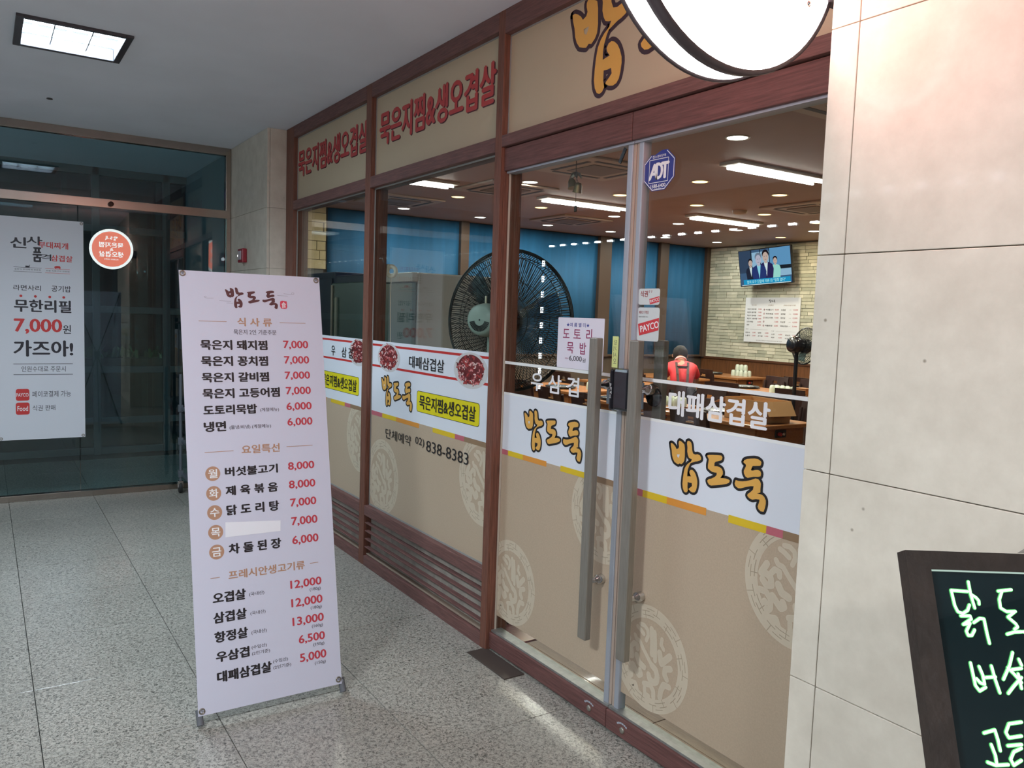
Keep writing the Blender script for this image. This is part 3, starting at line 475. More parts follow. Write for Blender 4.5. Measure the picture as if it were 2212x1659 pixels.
# two fixed windows
wins = []
for i, (a, b) in enumerate(((X0[1], X1[0]), (X1[1], X2[0]))):
    w = empty('window_%d' % (3 + i), ((a + b) / 2, GF, .39), label=('left' if i == 0 else 'right') + ' fixed shop window with sign panel above and printed film', kind='structure'); wins.append(w)
    MB().box(a, b, GF, GF + .01, .386, 2.352).build('pane', GLASS, w)
    strip(a, b, .386, 2.352, GF, .009).build('seal', SEAL, w)
    MB().box(a, b, GF, GF + .02, 2.42, 2.892).build('sign_panel', mat('beige_sign_panel', lin((190, 174, 146)), .5), w)
    strip(a, b, 2.42, 2.892, GF, .007).build('seal', SEAL, w)
    pr = Print(lambda x, z, l: (x, GF - l, z), clip=(a + .008, b - .008, .39, 2.89))
    x0 = -6.108 if i == 0 else -4.606
    pr.text('shadow', '묵은지찜&생오겹살', x0 + .008, x0 + 1.318, 2.592, 2.782, 3); pr.text('red', '묵은지찜&생오겹살', x0, x0 + 1.31, 2.598, 2.788, 3)
    pr.rect('beige', a, b, .39, .97)
    pr.rect('band', a, b, .985, 1.245); 
    S = 1.52 * 1.0
    xb = a
    if i: colour_bar(pr, a, [(-4.493, 'rose'), (-4.296, 'gold'), (-3.995, 'orange'), (-3.834, 'beigeb'), (-3.588, 'gold'), (-3.493, 'rose'), (-3.2, 'brown')], .962, .988)
    else: colour_bar(pr, a, [(-5.95, 'rose'), (-5.75, 'gold'), (-5.45, 'orange'), (-5.36, 'beigeb'), (-5.102, 'gold'), (-5.004, 'rose'), (-4.7, 'brown')], .962, .988)
    # red edged strip with the meat photographs
    z0, z1 = 1.243, 1.424
    pr.rect('strip', a, b, z0, z1); pr.rect('redline', a, b, 1.392, 1.405); pr.rect('redline', a, b, 1.264, 1.277)
    if i:
        pr.text('black', '대패삼겹살', -4.137, -3.721, 1.292, 1.360, 1)
        meat_plate(pr, -4.415, 1.330, .150 * .56 * 1.0 + .0, 11) if False else None
        meat_plate(pr, -4.418, 1.330, .088, 11); meat_plate(pr, -3.450, 1.325, .093, 12)
        brush_logo(pr, -4.51, -4.09, 1.040, .009)
        rb = (-4.030, -3.352, 1.056, 1.168); tx = (-3.995, -3.385, 1.075, 1.150)
        pr.text('black', '단체예약', -4.435, -4.088, .845, .905, 0); pr.text('black', '02)', -4.035, -3.925, .858, .912, 0); pr.text('black', '838-8383', -3.900, -3.440, .848, .910, 0)
        em = [(-4.475, .60), (-3.305, .80)]
    else:
        pr.text('black', '삼 겹', -5.166, -4.975, 1.29, 1.358, 1); pr.text('black', '우', -5.36, -5.29, 1.29, 1.358, 1)
        meat_plate(pr, -4.88, 1.335, .090, 13); meat_plate(pr, -5.9, 1.335, .095, 14)
        brush_logo(pr, -6.03, -5.62, 1.040, .009)
        rb = (-5.560, -4.866, 1.056, 1.172); tx = (-5.525, -4.90, 1.075, 1.152)
        em = [(-4.83, .79), (-6.0, .60)]
    q = .018
    for key, g in (('pill_edge', .003), ('pill', 0)):
        x_0, x_1, z_0, z_1 = rb[0] - g, rb[1] + g, rb[2] - g, rb[3] + g
        pts = []
        for cx, cz, a0 in ((x_1 - q, z_1 - q, 0), (x_0 + q, z_1 - q, 90), (x_0 + q, z_0 + q, 180), (x_1 - q, z_0 + q, 270)):
            pts += [(cx + q * math.cos(R(a0 + t)), cz + q * math.sin(R(a0 + t))) for t in (0, 30, 60, 90)]
        pr.poly(key, pts)
    pr.text('black', '묵은지찜&생오겹살', *tx, 2)
    pr2 = Print(lambda x, z, l: (x, GF - l, z), clip=(a + .008, b - .008, .39, .962))
    for cx, cz in em: emblem(pr2, cx, cz, .228)
    nm = dict(FILM); nm.update({'beigeb': ('colour_block', BEIGE, 1.0, None), 'strip': ('film_strip', WHITEF, .5, 'red-edged white film strip'), 'redline': ('red_line', REDP, .9, None), 'black': ('lettering', BLACK, 3.6, 'black lettering'),
        'pill_edge': ('yellow_plate_edge', BLACK, 1.0, None), 'pill': ('yellow_plate', YEL2, 1.3, 'yellow rounded plate'), 'outline': ('logo_outline', BLACK, 1.4, None), 'logo': ('logo', YEL, 1.8, 'ochre brush-written shop name'),
        'shadow': ('letter_shadow', mat('letter_shadow', lin((84, 40, 46)), .5), 1.0, None), 'red': ('sign_letters', REDL, 2.0, 'red sign letters')})
    nm.update(meat_names()); pr.build(w, nm); pr2.build(w, {k: FILM[k] for k in ('emblem', 'groove')})
# transom sign above the doors
w = empty('window_5', ((X2[1] + X3[0]) / 2, GF, 2.42), label='beige sign panel over the glass doors with brush-written shop name', kind='structure')
MB().box(X2[1], X3[0], GF, GF + .02, 2.42, 2.868).build('sign_panel', MATS['beige_sign_panel'], w)
strip(X2[1], X3[0], 2.42, 2.868, GF, .006).build('seal', SEAL, w)
pr = Print(lambda x, z, l: (x, GF - l, z), clip=(X2[1] + .01, X3[0] - .01, 2.43, 2.86))
brush_logo(pr, -2.715, -1.72, 2.475, .017, sy=.93)
pr.build(w, {'outline': ('logo_outline', mat('plum_print', lin((62, 42, 52)), .5), 1.0, None), 'logo': ('logo', YEL, 1.8, 'ochre brush-written shop name')})

# ------------------------------------------------------------------ the glass doors
XM = -2.303
TSEAL = mat('taupe_seal', lin((176, 158, 144)), .6)
def door(n, x0, x1, seam_left):
    d = empty('door_%d' % n, ((x0 + x1) / 2, .05, 0), kind='structure', label=('left' if n == 1 else 'right') + ' glass shop door with printed film and long steel pull')
    MB().bbox(x0 + .002, x1 - .002, .018, .09, 2.262, 2.364, .003).build('top_rail', WOOD_DOOR, d)
    MB().bbox(x0 + .002, x1 - .002, .018, .09, .012, .088, .003).build('bottom_rail', WOOD_DOOR, d)
    MB().box(x0 + .002, x1 - .002, .030, .086, .088, .097).build('rail_cap', mat('worn_aluminium_cap', lin((140, 142, 138)), .45, metal=.4, noise=(20, .2, 3)), d)
    MB().box(x0 + .002, x1 - .002, .034, .082, 2.253, 2.262).build('rail_cap', ALU, d)
    MB().box(x0 + .004, x1 - .004, GD, GD + .012, .095, 2.256).build('pane', GLASS, d)
    if n == 1: (MB().bbox(x1 - .045, x1 - .017, .042, .082, .09, 2.258, .004).build('meeting_stile', ALU, d), MB().bbox(x1 - .017, x1 - .002, .046, .080, .09, 2.258, .003).build('edge_seal', TSEAL, d))
    else: (MB().bbox(x0 + .017, x0 + .042, .042, .082, .09, 2.258, .004).build('meeting_stile', ALU, d), MB().bbox(x0 + .002, x0 + .017, .046, .080, .09, 2.258, .003).build('edge_seal', TSEAL, d))
    if n == 1: MB().box(x0 + .003, x0 + .0065, .046, .055, .09, 2.258).build('edge_strip', mat('cream_seal', lin((190, 180, 165)), .5), d)
    pr = Print(lambda x, z, l: (x, GD - l, z), clip=(x0 + .008 if n == 1 else x0 + .042, x1 - .046 if n == 1 else x1 - .006, .1, 2.25))
    zb = .165
    pr.rect('beige', x0, x1, zb, .97); pr.rect('band', x0, x1, .97, 1.246); pr.rect('band_edge', x0, x1, 1.236, 1.247); pr.rect('band_edge', x0, x1, 1.379, 1.392)
    if n == 1:
        colour_bar(pr, x0, [(-3.115, 'rose'), (-2.991, 'gold'), (-2.807, 'orange'), (-2.705, None), (-2.54, 'gold'), (-2.488, 'rose'), (x1, 'brown')], .952, .976)
        pr.text('vinyl', '우 삼 겹', -2.945, -2.601, 1.277, 1.357, 2); brush_logo(pr, -2.989, -2.566, 1.008, .009)
        em = [(-3.055, .36), (-2.42, .83)]
    else:
        colour_bar(pr, x0, [(-2.192, 'rose'), (-2.065, 'gold'), (-1.876, 'orange'), (-1.778, None), (-1.624, 'gold'), (-1.561, 'rose'), (x1, 'brown')], .948, .974)
        pr.text('vinyl', '대패삼겹살', -2.078, -1.638, 1.272, 1.358, 3); brush_logo(pr, -2.059, -1.631, 1.008, .009)
        em = [(-2.115, .355), (-1.50, .815)]
    pr2 = Print(lambda x, z, l: (x, GD - l, z), clip=(pr.clip[0], pr.clip[1], .1, .950))
    for cx, cz in em: emblem(pr2, cx, cz, .198)
    nm = dict(FILM); nm.update({'vinyl': ('lettering', VINYL, 1.2, 'white vinyl lettering'), 'outline': ('logo_outline', BLACK, 1.4, None), 'logo': ('logo', YEL, 1.8, 'ochre brush-written shop name')})
    pr.build(d, nm); pr2.build(d, {k: FILM[k] for k in ('emblem', 'groove')})
    # pull bars outside and inside
    hx = -2.398 if n == 1 else -2.168
    for side, (ya, yb_) in enumerate(((-.045, -.015), (.125, .155))):
        hxx = hx if side == 0 else hx - .050
        h = MB().bbox(hxx - .024, hxx + .024, ya, yb_, .345, 1.53, .004).build('pull_bar', STEEL, d)
        for z in (.575, 1.35):
            y0, y1 = (yb_, GD) if side == 0 else (GD + .012, ya)
            st = MB(); L = y1 - y0
            st.lathe([(.011, 0), (.011, L * .45), (.019, L * .55), (.019, L * .9), (.016, L)], (hxx, y0, z), (0, 1, 0), 16)
            st.build('standoff', CHROME, h)
    # lock screw plates and faded curved stickers on the bottom rail
    bx = x1 - .10 if n == 1 else x0 + .10
    MB().lathe([(.012, 0), (.012, .004), (.006, .006), (0, .006)], (bx, .018, .045), (0, -1, 0), 16).build('floor_bolt_cover', STEEL, d)
    pr = Print(lambda x, z, l: (x, .018 - l, z))
    for j in range(6):
        a_ = R(140 - j * 18); pr.rect('w', bx + .034 * math.cos(a_) - .005, bx + .034 * math.cos(a_) + .004, .048 + .022 * math.sin(a_) - .003, .048 + .022 * math.sin(a_) + .004)
    pr.build(d, {'w': ('worn_sticker', mat('worn_white', lin((170, 176, 186)), .6), .8, 'worn white curved sticker')})
    return d
d1 = door(1, X2[1], XM, 0); d2 = door(2, XM, X3[0], 1)
# lock boxes on the meeting stiles
lk = MB(); lk.bbox(-2.338, -2.318, -.01, .04, 1.258, 1.417, .009); lk.build('lock_box', BLACKP, d1)
lk = MB(); lk.bbox(-2.315, -2.225, -.012, .042, 1.262, 1.42, .012); lk.build('lock_box', BLACKP, d2)
pr = Print(lambda x, z, l: (x, -.0105 - l, z))
for j, ch in enumerate('당기시오'):
    zz_ = 1.362 - j * .0145; xx_ = -2.3305 + .003 * math.sin(j * 1.0); pr.text('w', ch, xx_, xx_ + .009, zz_ - .012, zz_, 2)
pr.build(d1, {'w': ('pull_sticker', VINYL, .8, 'white curved pull sticker')})
MB().lathe([(.012, .0), (.012, .022), (.036, .024), (.038, .034), (.030, .042), (0, .044)], (-2.215, .078, 1.318), (0, 1, 0), 24).build('turn_knob', BLACKP, d2, label='black round turn knob inside')
MB().box(-2.262, -2.232, .068, .074, 1.27, 1.37).build('lock_plate', mat('lock_plate_grey', lin((170, 170, 190)), .4), d2)
MB().box(-2.44, -2.33, .068, .074, 1.27, 1.37).build('lock_plate', MATS['lock_plate_grey'], d1)
# floor hinge plate
fp = MB(); fp.bbox(-3.19, -2.86, -.092, .016, 0, .005, .0015); fp.build('floor_hinge_plate', mat('dark_steel_plate', lin((92, 84, 78)), .45, metal=.5), label='dark steel hinge cover plate on the granite beneath the left door', cat='hinge plate')

# ================================================================== stickers and papers on the doors
def sticker(name, label, cat, x0, x1, z0, z1, y, m, group=None, q=.008):
    s_ = empty(name, ((x0 + x1) / 2, y, z0), label=label, cat=cat, group=group)
    pts = []
    for cx, cz, a0 in ((x1 - q, z1 - q, 0), (x0 + q, z1 - q, 90), (x0 + q, z0 + q, 180), (x1 - q, z0 + q, 270)): pts += [(cx + q * math.cos(R(a0 + t)), cz + q * math.sin(R(a0 + t))) for t in (0, 45, 90)]
    n = len(pts); vs = [(p[0], y - .0006, p[1]) for p in pts] + [(p[0], y, p[1]) for p in pts]
    MB().add(vs, [tuple(range(n)), tuple(range(2 * n - 1, n - 1, -1))] + [(i, (i + 1) % n, n + (i + 1) % n, n + i) for i in range(n)]).build('sheet', m, s_)
    return s_
PALE = mat('pale_sticker', lin((206, 216, 216)), .4)
CR = mat('crimson_print', lin((206, 60, 66)), .45)
Y0 = GD - .0022
s = sticker('food_voucher_sticker', 'small white rounded sticker with red meal-voucher words, upper one on the right door', 'sticker', -2.262, -2.150, 1.660, 1.719, Y0, PALE)
pr = Print(lambda x, z, l: (x, Y0 - .0006 - l, z)); pr.text('d', '식권', -2.252, -2.213, 1.688, 1.711, 2); pr.text('d', '♀♀', -2.208, -2.190, 1.703, 1.713, 0)
def tilt(cx, cz, w, h, a): c, s_ = math.cos(a), math.sin(a); return [(cx + i * w / 2 * c - j * h / 2 * s_, cz + i * w / 2 * s_ + j * h / 2 * c) for i, j in ((-1, -1), (1, -1), (1, 1), (-1, 1))]
def ttext(pr, key, body, cx, cz, w, h, a, wt):
    q = Print(pr.m); q.text(key, body, -w / 2, w / 2, -h / 2, h / 2, wt); c, s_ = math.cos(a), math.sin(a)
    for k, P, u_ in q.L: pr.poly(k, [(cx + x * c - y * s_, cz + x * s_ + y * c) for x, y in P], u_)
pr.clip = (-2.262, -2.151, 1.66, 1.72); pr.poly('r', tilt(-2.172, 1.677, .060, .020, .2)); ttext(pr, 'w', 'PAYCO', -2.174, 1.677, .050, .011, .2, 3)
pr.build(s, {'d': ('lettering', mat('dark_red_print', lin((150, 50, 50)), .5), .5, None), 'r': ('red_tag', CR, .8, None), 'w': ('lettering', VINYL, 1.2, None)})
s = sticker('payment_sticker', 'white rounded sticker with a big tilted red tag, lower one on the right door', 'sticker', -2.262, -2.147, 1.527, 1.650, Y0, PALE)
pr = Print(lambda x, z, l: (x, Y0 - .0006 - l, z), clip=(-2.262, -2.148, 1.527, 1.65)); pr.text('d', '페이코 가맹점', -2.255, -2.205, 1.626, 1.638, 1); pr.text('k', '편리한 간편결제 서비스', -2.255, -2.205, 1.613, 1.618, 0)
pr.poly('r', tilt(-2.196, 1.580, .118, .044, .22)); ttext(pr, 'w', 'PAYCO', -2.196, 1.580, .098, .024, .22, 3)
pr.build(s, {'d': ('lettering', MATS['dark_red_print'], .5, None), 'k': ('small_print', DARKP, .5, None), 'r': ('red_tag', CR, .8, None), 'w': ('lettering', VINYL, 1.2, None)})
# security company octagon
NAVY = mat('navy_print', lin((44, 54, 134)), .35)
s = empty('security_sticker', (-2.185, Y0, 2.07), label='torn navy octagon security sticker near the top of the right door', cat='sticker')
cx, cz, rx, rz = -2.186, 2.140, .080, .070
oc = lambda k: [(cx + rx * k * a, cz + rz * k * b) for a, b in ((-.42, -1), (.42, -1), (1, -.42), (1, .52), (.5, 1.02), (.12, 1.02), (-.12, .92), (-.3, .84), (-.55, .86), (-1, .46), (-1, -.42))]
pr = Print(lambda x, z, l: (x, Y0 - l, z))
pr.shape('n', [oc(1)]); O = oc(.94); pr.line('w', O[:4] + [O[4]], .0028, False); pr.line('w', [O[9], O[10], O[0]], .0028, False); pr.line('w', [O[9], O[8]], .0028, False)
bx = [(-2.236, 2.100), (-2.139, 2.100), (-2.139, 2.182), (-2.236, 2.182)]; pr.line('w', bx + [bx[0]], .0022, False)
pr.text('w', 'A', -2.236, -2.193, 2.112, 2.166, 4, slant=.1); pr.text('w', 'D', -2.200, -2.168, 2.112, 2.168, 4); pr.text('w', 'T', -2.174, -2.137, 2.112, 2.168, 4)
pr.text('w', '1588-6400', -2.226, -2.150, 2.081, 2.094, 2); pr.text('w', '고객센터', -2.208, -2.172, 2.073, 2.079, 1); pr.text('w', '캡스경비구역', -2.222, -2.154, 2.187, 2.197, 1)
pr.build(s, {'n': ('backing', NAVY, .4, None), 'w': ('lettering', VINYL, .9, None)})
# laminated paper
s = sticker('notice_sheet', 'laminated white notice with a purple dish name taped inside the left door', 'notice', -2.757, -2.452, 1.393, 1.604, Y0, mat('notice_paper', lin((232, 230, 242)), .25, coat=.5), q=.004)
PUR = mat('magenta_print', lin((150, 44, 92)), .5); NB = mat('blue_print', lin((44, 60, 150)), .5)
pr = Print(lambda x, z, l: (x, Y0 - .0006 - l, z))
pr.text('b', '★여 름 별 미★', -2.698, -2.545, 1.566, 1.583, 1)
for ch, xa, xb, za, zb_ in (('도', -2.720, -2.675, 1.519, 1.556), ('토', -2.648, -2.600, 1.519, 1.556), ('리', -2.563, -2.528, 1.510, 1.560), ('묵', -2.690, -2.645, 1.456, 1.502), ('밥', -2.603, -2.562, 1.456, 1.504)): pr.text('p', ch, xa, xb, za, zb_, 1)
pr.text('k', '6,000', -2.671, -2.587, 1.423, 1.447, 1); pr.text('k', '원', -2.582, -2.562, 1.423, 1.440, 1); pr.text('p', '양많이', -2.700, -2.676, 1.430, 1.437, 0)
pr.build(s, {'b': ('lettering', NB, .5, 'blue lettering'), 'p': ('lettering', PUR, .5, 'magenta lettering'), 'k': ('lettering', BLACK, .5, 'black lettering')})
s = sticker('pull_note', 'narrow pale yellow hand-lettered note on the left door edge', 'note', -2.384, -2.350, 1.418, 1.538, .040, mat('yellow_note_paper', lin((216, 226, 150)), .6), q=.001)
pr = Print(lambda x, z, l: (x, .040 - .0006 - l, z))
for j, ch in enumerate('당기시오'): pr.text('k', ch, -2.376, -2.358, 1.505 - j * .024, 1.524 - j * .024, 0, flip=True)
pr.build(s, {'k': ('lettering', mat('pencil_grey', lin((110, 116, 96)), .6), .4, None)})
Mt = Matrix.Translation((-2.385, .05, 2.222)) @ Matrix.Rotation(R(32), 4, 'Y')
MB().box(-.008, .008, -.003, .001, -.030, .030, Mt).build('door_tape', BLACKP, label='short black tape strip slanting at the top corner of the left door', cat='tape')

# ================================================================== x-banner with the menu
BX = empty('menu_banner', (-3.08, -1.043, 0), label='tall white menu banner on a grey cross stand, leaning before the shop windows', cat='banner')
up = Vector((-3.4, -1.3405, 1.7385)) - Vector((-3.082, -1.332, .046)); BHT = up.length; up.normalize()
rt = Vector((0, 1, 0)) * 1.0; rt = (Vector((-3.4, -.771, 1.739)) - Vector((-3.4, -1.3405, 1.7385))).normalized()
nb = rt.cross(up).normalized()   # faces the camera
if nb.x < 0: nb = -nb
O_ = Vector((-3.4, -1.3405, 1.7385)) - BASE[BX]
BW = .5725
def bmap(u, v, l): return O_ + rt * u * (BW / .575) - up * v * (BHT / 1.72) + nb * l
sh = MB(); nu, nv = 8, 24
for j in range(nv + 1):
    for i in range(nu + 1):
        u, v = .575 * i / nu, 1.72 * j / nv
        sh.v.append(bmap(u, v, 0.0))
for j in range(nv):
    for i in range(nu): sh.f.append((j * (nu + 1) + i, j * (nu + 1) + i + 1, (j + 1) * (nu + 1) + i + 1, (j + 1) * (nu + 1) + i)); sh.sm.append(False)
BAN = mat('banner_fabric', lin((204, 206, 222)), .6, bump=.06, bscale=400)
so = sh.build('sheet', BAN, BX, local=True); md = so.modifiers.new('thick', 'SOLIDIFY'); md.thickness = .0012; md.offset = -1 if True else 1
TAN = mat('tan_print', lin((178, 138, 112)), .5); MAUVE = mat('dark_ink', lin((34, 30, 34)), .55); CRM = mat('crimson_price', lin((190, 62, 74)), .5); GRY = mat('grey_ink', lin((84, 80, 88)), .55)
PLUM = mat('plum_ink', lin((84, 46, 50)), .5)
pr = Print(lambda u, v, l: bmap(u, -v, l))
for s_, c, w_, x0, x1, y0, y1 in MENU_TEXT: pr.text(c, s_, x0, x1, -y1, -y0, {0: 1, 2: 3, 3: 4}[w_])
for (a, b), (c, d) in [((.0663, .2014), (.175, .2014)), ((.3913, .201), (.5028, .201)), ((.0666, .723), (.1776, .723)), ((.3931, .72), (.5045, .72)), ((.067, 1.2115), (.1024, 1.2115)), ((.4652, 1.208), (.5016, 1.208))]: pr.line('T', [(a, -b), (c, -d)], .0022, False)
for (x, y), ch in zip([(.0938, .8078), (.0938, .8849), (.0942, .9597), (.0946, 1.0366), (.095, 1.1131)], '월화수목금'):
    pr.disc('C', x, -y, .0285, 32); pr.text('W', ch, x - .017, x + .017, -y - .017, -y + .017, 2)
pr.poly('patch', [(.1332, -1.0019), (.3523, -1.0186), (.350, -1.0611), (.1304, -1.0605)])
q = Print(pr.m); brush_logo(q, .174, .388, -.146, .001, 'plum', None, sy=.94); pr.L += q.L
pr.shape('R2', [[(.3985, -.111), (.406, -.1075), (.4265, -.1095), (.4275, -.134), (.423, -.1415), (.402, -.141), (.397, -.131)]]); pr.text('W2', '食', .403, .423, -.139, -.113, 1)
pr.line('S', [(.1966, -.1185), (.150, -.1165)], .0012, False); pr.line('S', [(.204, -.126), (.178, -.1255)], .001, False); pr.line('S', [(.128, -.1075), (.104, -.1085), (.094, -.106), (.092, -.102), (.097, -.1005), (.101, -.104)], .0012, False)
pr.line('S', [(.3873, -.086), (.432, -.0865)], .0012, False); pr.line('S', [(.415, -.077), (.445, -.0795), (.457, -.079), (.460, -.074), (.455, -.070), (.449, -.073), (.450, -.078)], .0012, False)
pr.build(BX, {'T': ('lettering', TAN, .6, 'tan lettering'), 'G': ('lettering', GRY, .6, 'small grey lettering'), 'K': ('lettering', MAUVE, .6, 'heavy black dish names'), 'R': ('lettering', CRM, .6, 'red prices'),
    'C': ('day_disc', TAN, .6, 'tan weekday discs'), 'W': ('lettering', VINYL, 1.0, 'white weekday letters'), 'patch': ('paper_patch', mat('patch_white', lin((232, 234, 240)), .5), .6, 'pasted white cover-up'),
    'plum': ('logo', PLUM, .7, 'plum brush-written shop name'), 'R2': ('seal_mark', mat('seal_red', lin((206, 62, 84)), .5), .6, 'red seal mark'), 'W2': ('seal_letter', VINYL, 1.0, None), 'S': ('cloud_line', mat('silver_line', lin((150, 146, 158)), .5), .5, None)}, local=True)
PGREY = mat('grey_tube', lin((128, 130, 136)), .45)
gro = [(.0134, .0122), (.5597, .013), (.014, 1.7094), (.5722, 1.7006)]
for u, v in gro:
    u = min(u, .561) if u > .3 else u; v = min(v, 1.703)
    c = bmap(u, v, .001); g = MB(); g.ring(c, nb, .0095, .0028, 20, 6); e = g.build('grommet', mat('grommet_metal', lin((150, 144, 132)), .3, metal=.9), BX, local=True)
    MB().tube([c + nb * .006 - rt * 0 + up * .002, c - nb * .012, c - nb * .03], .0035, 8).build('hook', PGREY, BX, local=True)
hub = Vector((-3.42, -1.045, .95)) - BASE[BX]
MB().bbox(-.03, .03, -.03, .03, -.04, .04, .008, Matrix.Translation(hub)).build('hub', PGREY, BX, local=True)
for u, v in ((.0134, .0122), (.561, .013)): MB().tube([bmap(u, v, -.012), hub], .006, 8).build('arm', PGREY, BX, local=True)
for y, c in ((-1.325, (.014, 1.703)), (-.755, (.5605, 1.70))):
    f = Vector((-3.095, y, .0)) - BASE[BX]
    MB().tube([hub, bmap(c[0], c[1], -.02), f + Vector((0, 0, .055)), f + Vector((.02, 0, .014))], .007, 8).build('arm', PGREY, BX, local=True)
    MB().tube([f + Vector((-.012, 0, .06)), f + Vector((.02, 0, .012))], .013, 12).build('rubber_foot', mat('dark_rubber', lin((94, 97, 102)), .7), BX, local=True)
MB().tube([hub, Vector((-3.80, -1.045, .012)) - BASE[BX]], .007, 8).build('rear_leg', PGREY, BX, local=True)

# ================================================================== poster hanging on the glass end wall
PX = XW + .030
ps = empty('hanging_banner', (PX, -1.60, .50), label='white banner with big red 7,000 hung on the glass end wall at left', cat='banner')
MB().bbox(PX - .001, PX + .0015, -1.895, -1.302, .50, 2.237, .0005).build('sheet', mat('poster_fabric', lin((214, 218, 226)), .6), ps)
pr = Print(lambda y, z, l: (PX + .0015 + l, y, z))
for s_, c, w_, y0, y1, z0, z1 in POSTER_TEXT: pr.text(c, s_, y0, y1, z1, z0, w_)
for a, b, c, d in ((-1.782, .903, -1.691, .81), (-1.784, .795, -1.691, .70)):
    q = .015; pts = []
    for cx, cz, a0 in ((c - q, b - q, 0), (a + q, b - q, 90), (a + q, d + q, 180), (c - q, d + q, 270)): pts += [(cx + q * math.cos(R(a0 + t)), cz + q * math.sin(R(a0 + t))) for t in (0, 30, 60, 90)]
    pr.poly('Q', pts)
for y in (-1.737, -1.64, -1.542, -1.445): pr.disc('R', y, 1.630, .010, 16)
for z in (1.10, 1.016): pr.line('K', [(-1.795, z), (-1.387, z)], .004, False)
for z in (1.8515, 1.8185): pr.line('K', [(-1.783, z), (-1.595, z)], .0025, False); pr.line('Rr', [(-1.571, z), (-1.40, z)], .0025, False)
pr.shape('R', [[(-1.509, 1.862), (-1.505, 1.872), (-1.49, 1.876), (-1.47, 1.875), (-1.465, 1.868), (-1.466, 1.852), (-1.472, 1.852), (-1.473, 1.858), (-1.494, 1.858), (-1.496, 1.852), (-1.501, 1.852), (-1.502, 1.860)]])
pr.rect('K', -1.704, -1.68, 1.853, 1.866); pr.rect('K', -1.679, -1.675, 1.853, 1.873); pr.disc('K', -1.755, 1.668 + .02, .0, 4) if False else None
RD = mat('poster_red', lin((204, 56, 56)), .5)
pr.build(ps, {'K': ('lettering', DARKP, .5, 'black lettering'), 'R': ('lettering', RD, .5, 'red lettering'), 'Rr': ('rule', RD, .4, None), 'Q': ('red_square', RD, .4, None), 'W': ('lettering', VINYL, .9, None)})
for y, z in ((-1.885, 2.225), (-1.315, 2.222), (-1.885, .515), (-1.318, .515)): MB().ring((PX + .003, y, z), (1, 0, 0), .009, .003, 16, 6).build('grommet', MATS['grommet_metal'], ps)

# red fire call box on the pier
fb = empty('fire_call_box', (-6.93, -.15, 1.97), label='small red fire call box with a reflection put in as a glowing tip on the marble pier', cat='alarm')
MB().bbox(-7.00, -6.86, -.185, -.144, 1.972, 2.088, .008).build('case', mat('alarm_red', lin((150, 26, 44)), .35, coat=.3), fb)
MB().bbox(-6.975, -6.885, -.190, -.185, 1.995, 2.068, .002).build('label_plate', mat('alarm_plate', lin((196, 186, 190)), .4), fb)
MB().lathe([(.014, 0), (.016, .02), (.010, .035), (0, .04)], (-7.0, -.166, 2.032), (-1, 0, 0), 12).build('lamp', glow('alarm_glint', (.9, .93, 1), 3.5), fb)  # glowing tip stands in for the lit reflection on the box

# trolley half hidden behind the menu banner
tr = empty('trolley', (-6.95, -.40, 0), label='grey wheeled trolley mostly hidden behind the menu banner', cat='trolley')
GT = mat('trolley_grey', lin((96, 104, 112)), .5, metal=.3)
cps = [(-7.19, -.60), (-7.19, -.25), (-6.62, -.60), (-6.62, -.25)]
for x, y in cps:
    MB().tube([(x, y, .11), (x, y, 1.02)], .013, 10).build('post', GT, tr)
    for z in (.14, .42, .70): MB().bbox(x - .02, x + .02, y - .02, y + .02, z, z + .06, .004).build('clamp', GT, tr)
    c = MB(); c.lathe([(.02, -.012), (.045, -.012), (.05, -.006), (.05, .006), (.045, .012), (.02, .012)], (x - .02, y, .05), (0, 1, 0), 20)
    wl = c.build('caster_wheel', mat('black_rubber', (.02, .02, .02), .6), tr); MB().bbox(x - .03, x + .01, y - .022, y + .022, .05, .11, .004).build('fork', CHROME, wl)
for z in (.15, .44, .72): MB().bbox(-7.19, -6.62, -.60, -.25, z, z + .02, .004).build('shelf', GT, tr)

# ================================================================== round lit sign
sg = empty('round_sign', (-1.17, -.50, 2.40), label='round projecting lightbox sign glowing white by the marble pillar', cat='sign')
SC_ = (-.749, 2.40); RS = .300
rim = MB(); rim.lathe([(RS - .004, 0), (RS, 0), (RS, .055), (RS - .004, .055)], (-1.205, SC_[0], SC_[1]), (1, 0, 0), 72, caps=False)
rim.build('lit_rim', glow('sign_rim_white', (1, .97, .97), 3.2), sg)
MB().lathe([(RS - .002, 0), (RS + .006, 0), (RS + .008, .012), (RS + .006, .024), (RS - .002, .024)], (-1.152, SC_[0], SC_[1]), (1, 0, 0), 72, caps=False).build('trim_ring', mat('dark_trim_ring', lin((70, 58, 62)), .4), sg)
MB().lathe([(RS - .002, 0), (RS + .005, 0), (RS + .005, .006), (RS - .002, .006)], (-1.211, SC_[0], SC_[1]), (1, 0, 0), 72, caps=False).build('trim_ring', MATS['dark_trim_ring'], sg)
SF = glow('sign_white_face', (1.0, .97, .95), 11.0); SO = glow('sign_orange_face', (.85, .21, .14), 11.0)
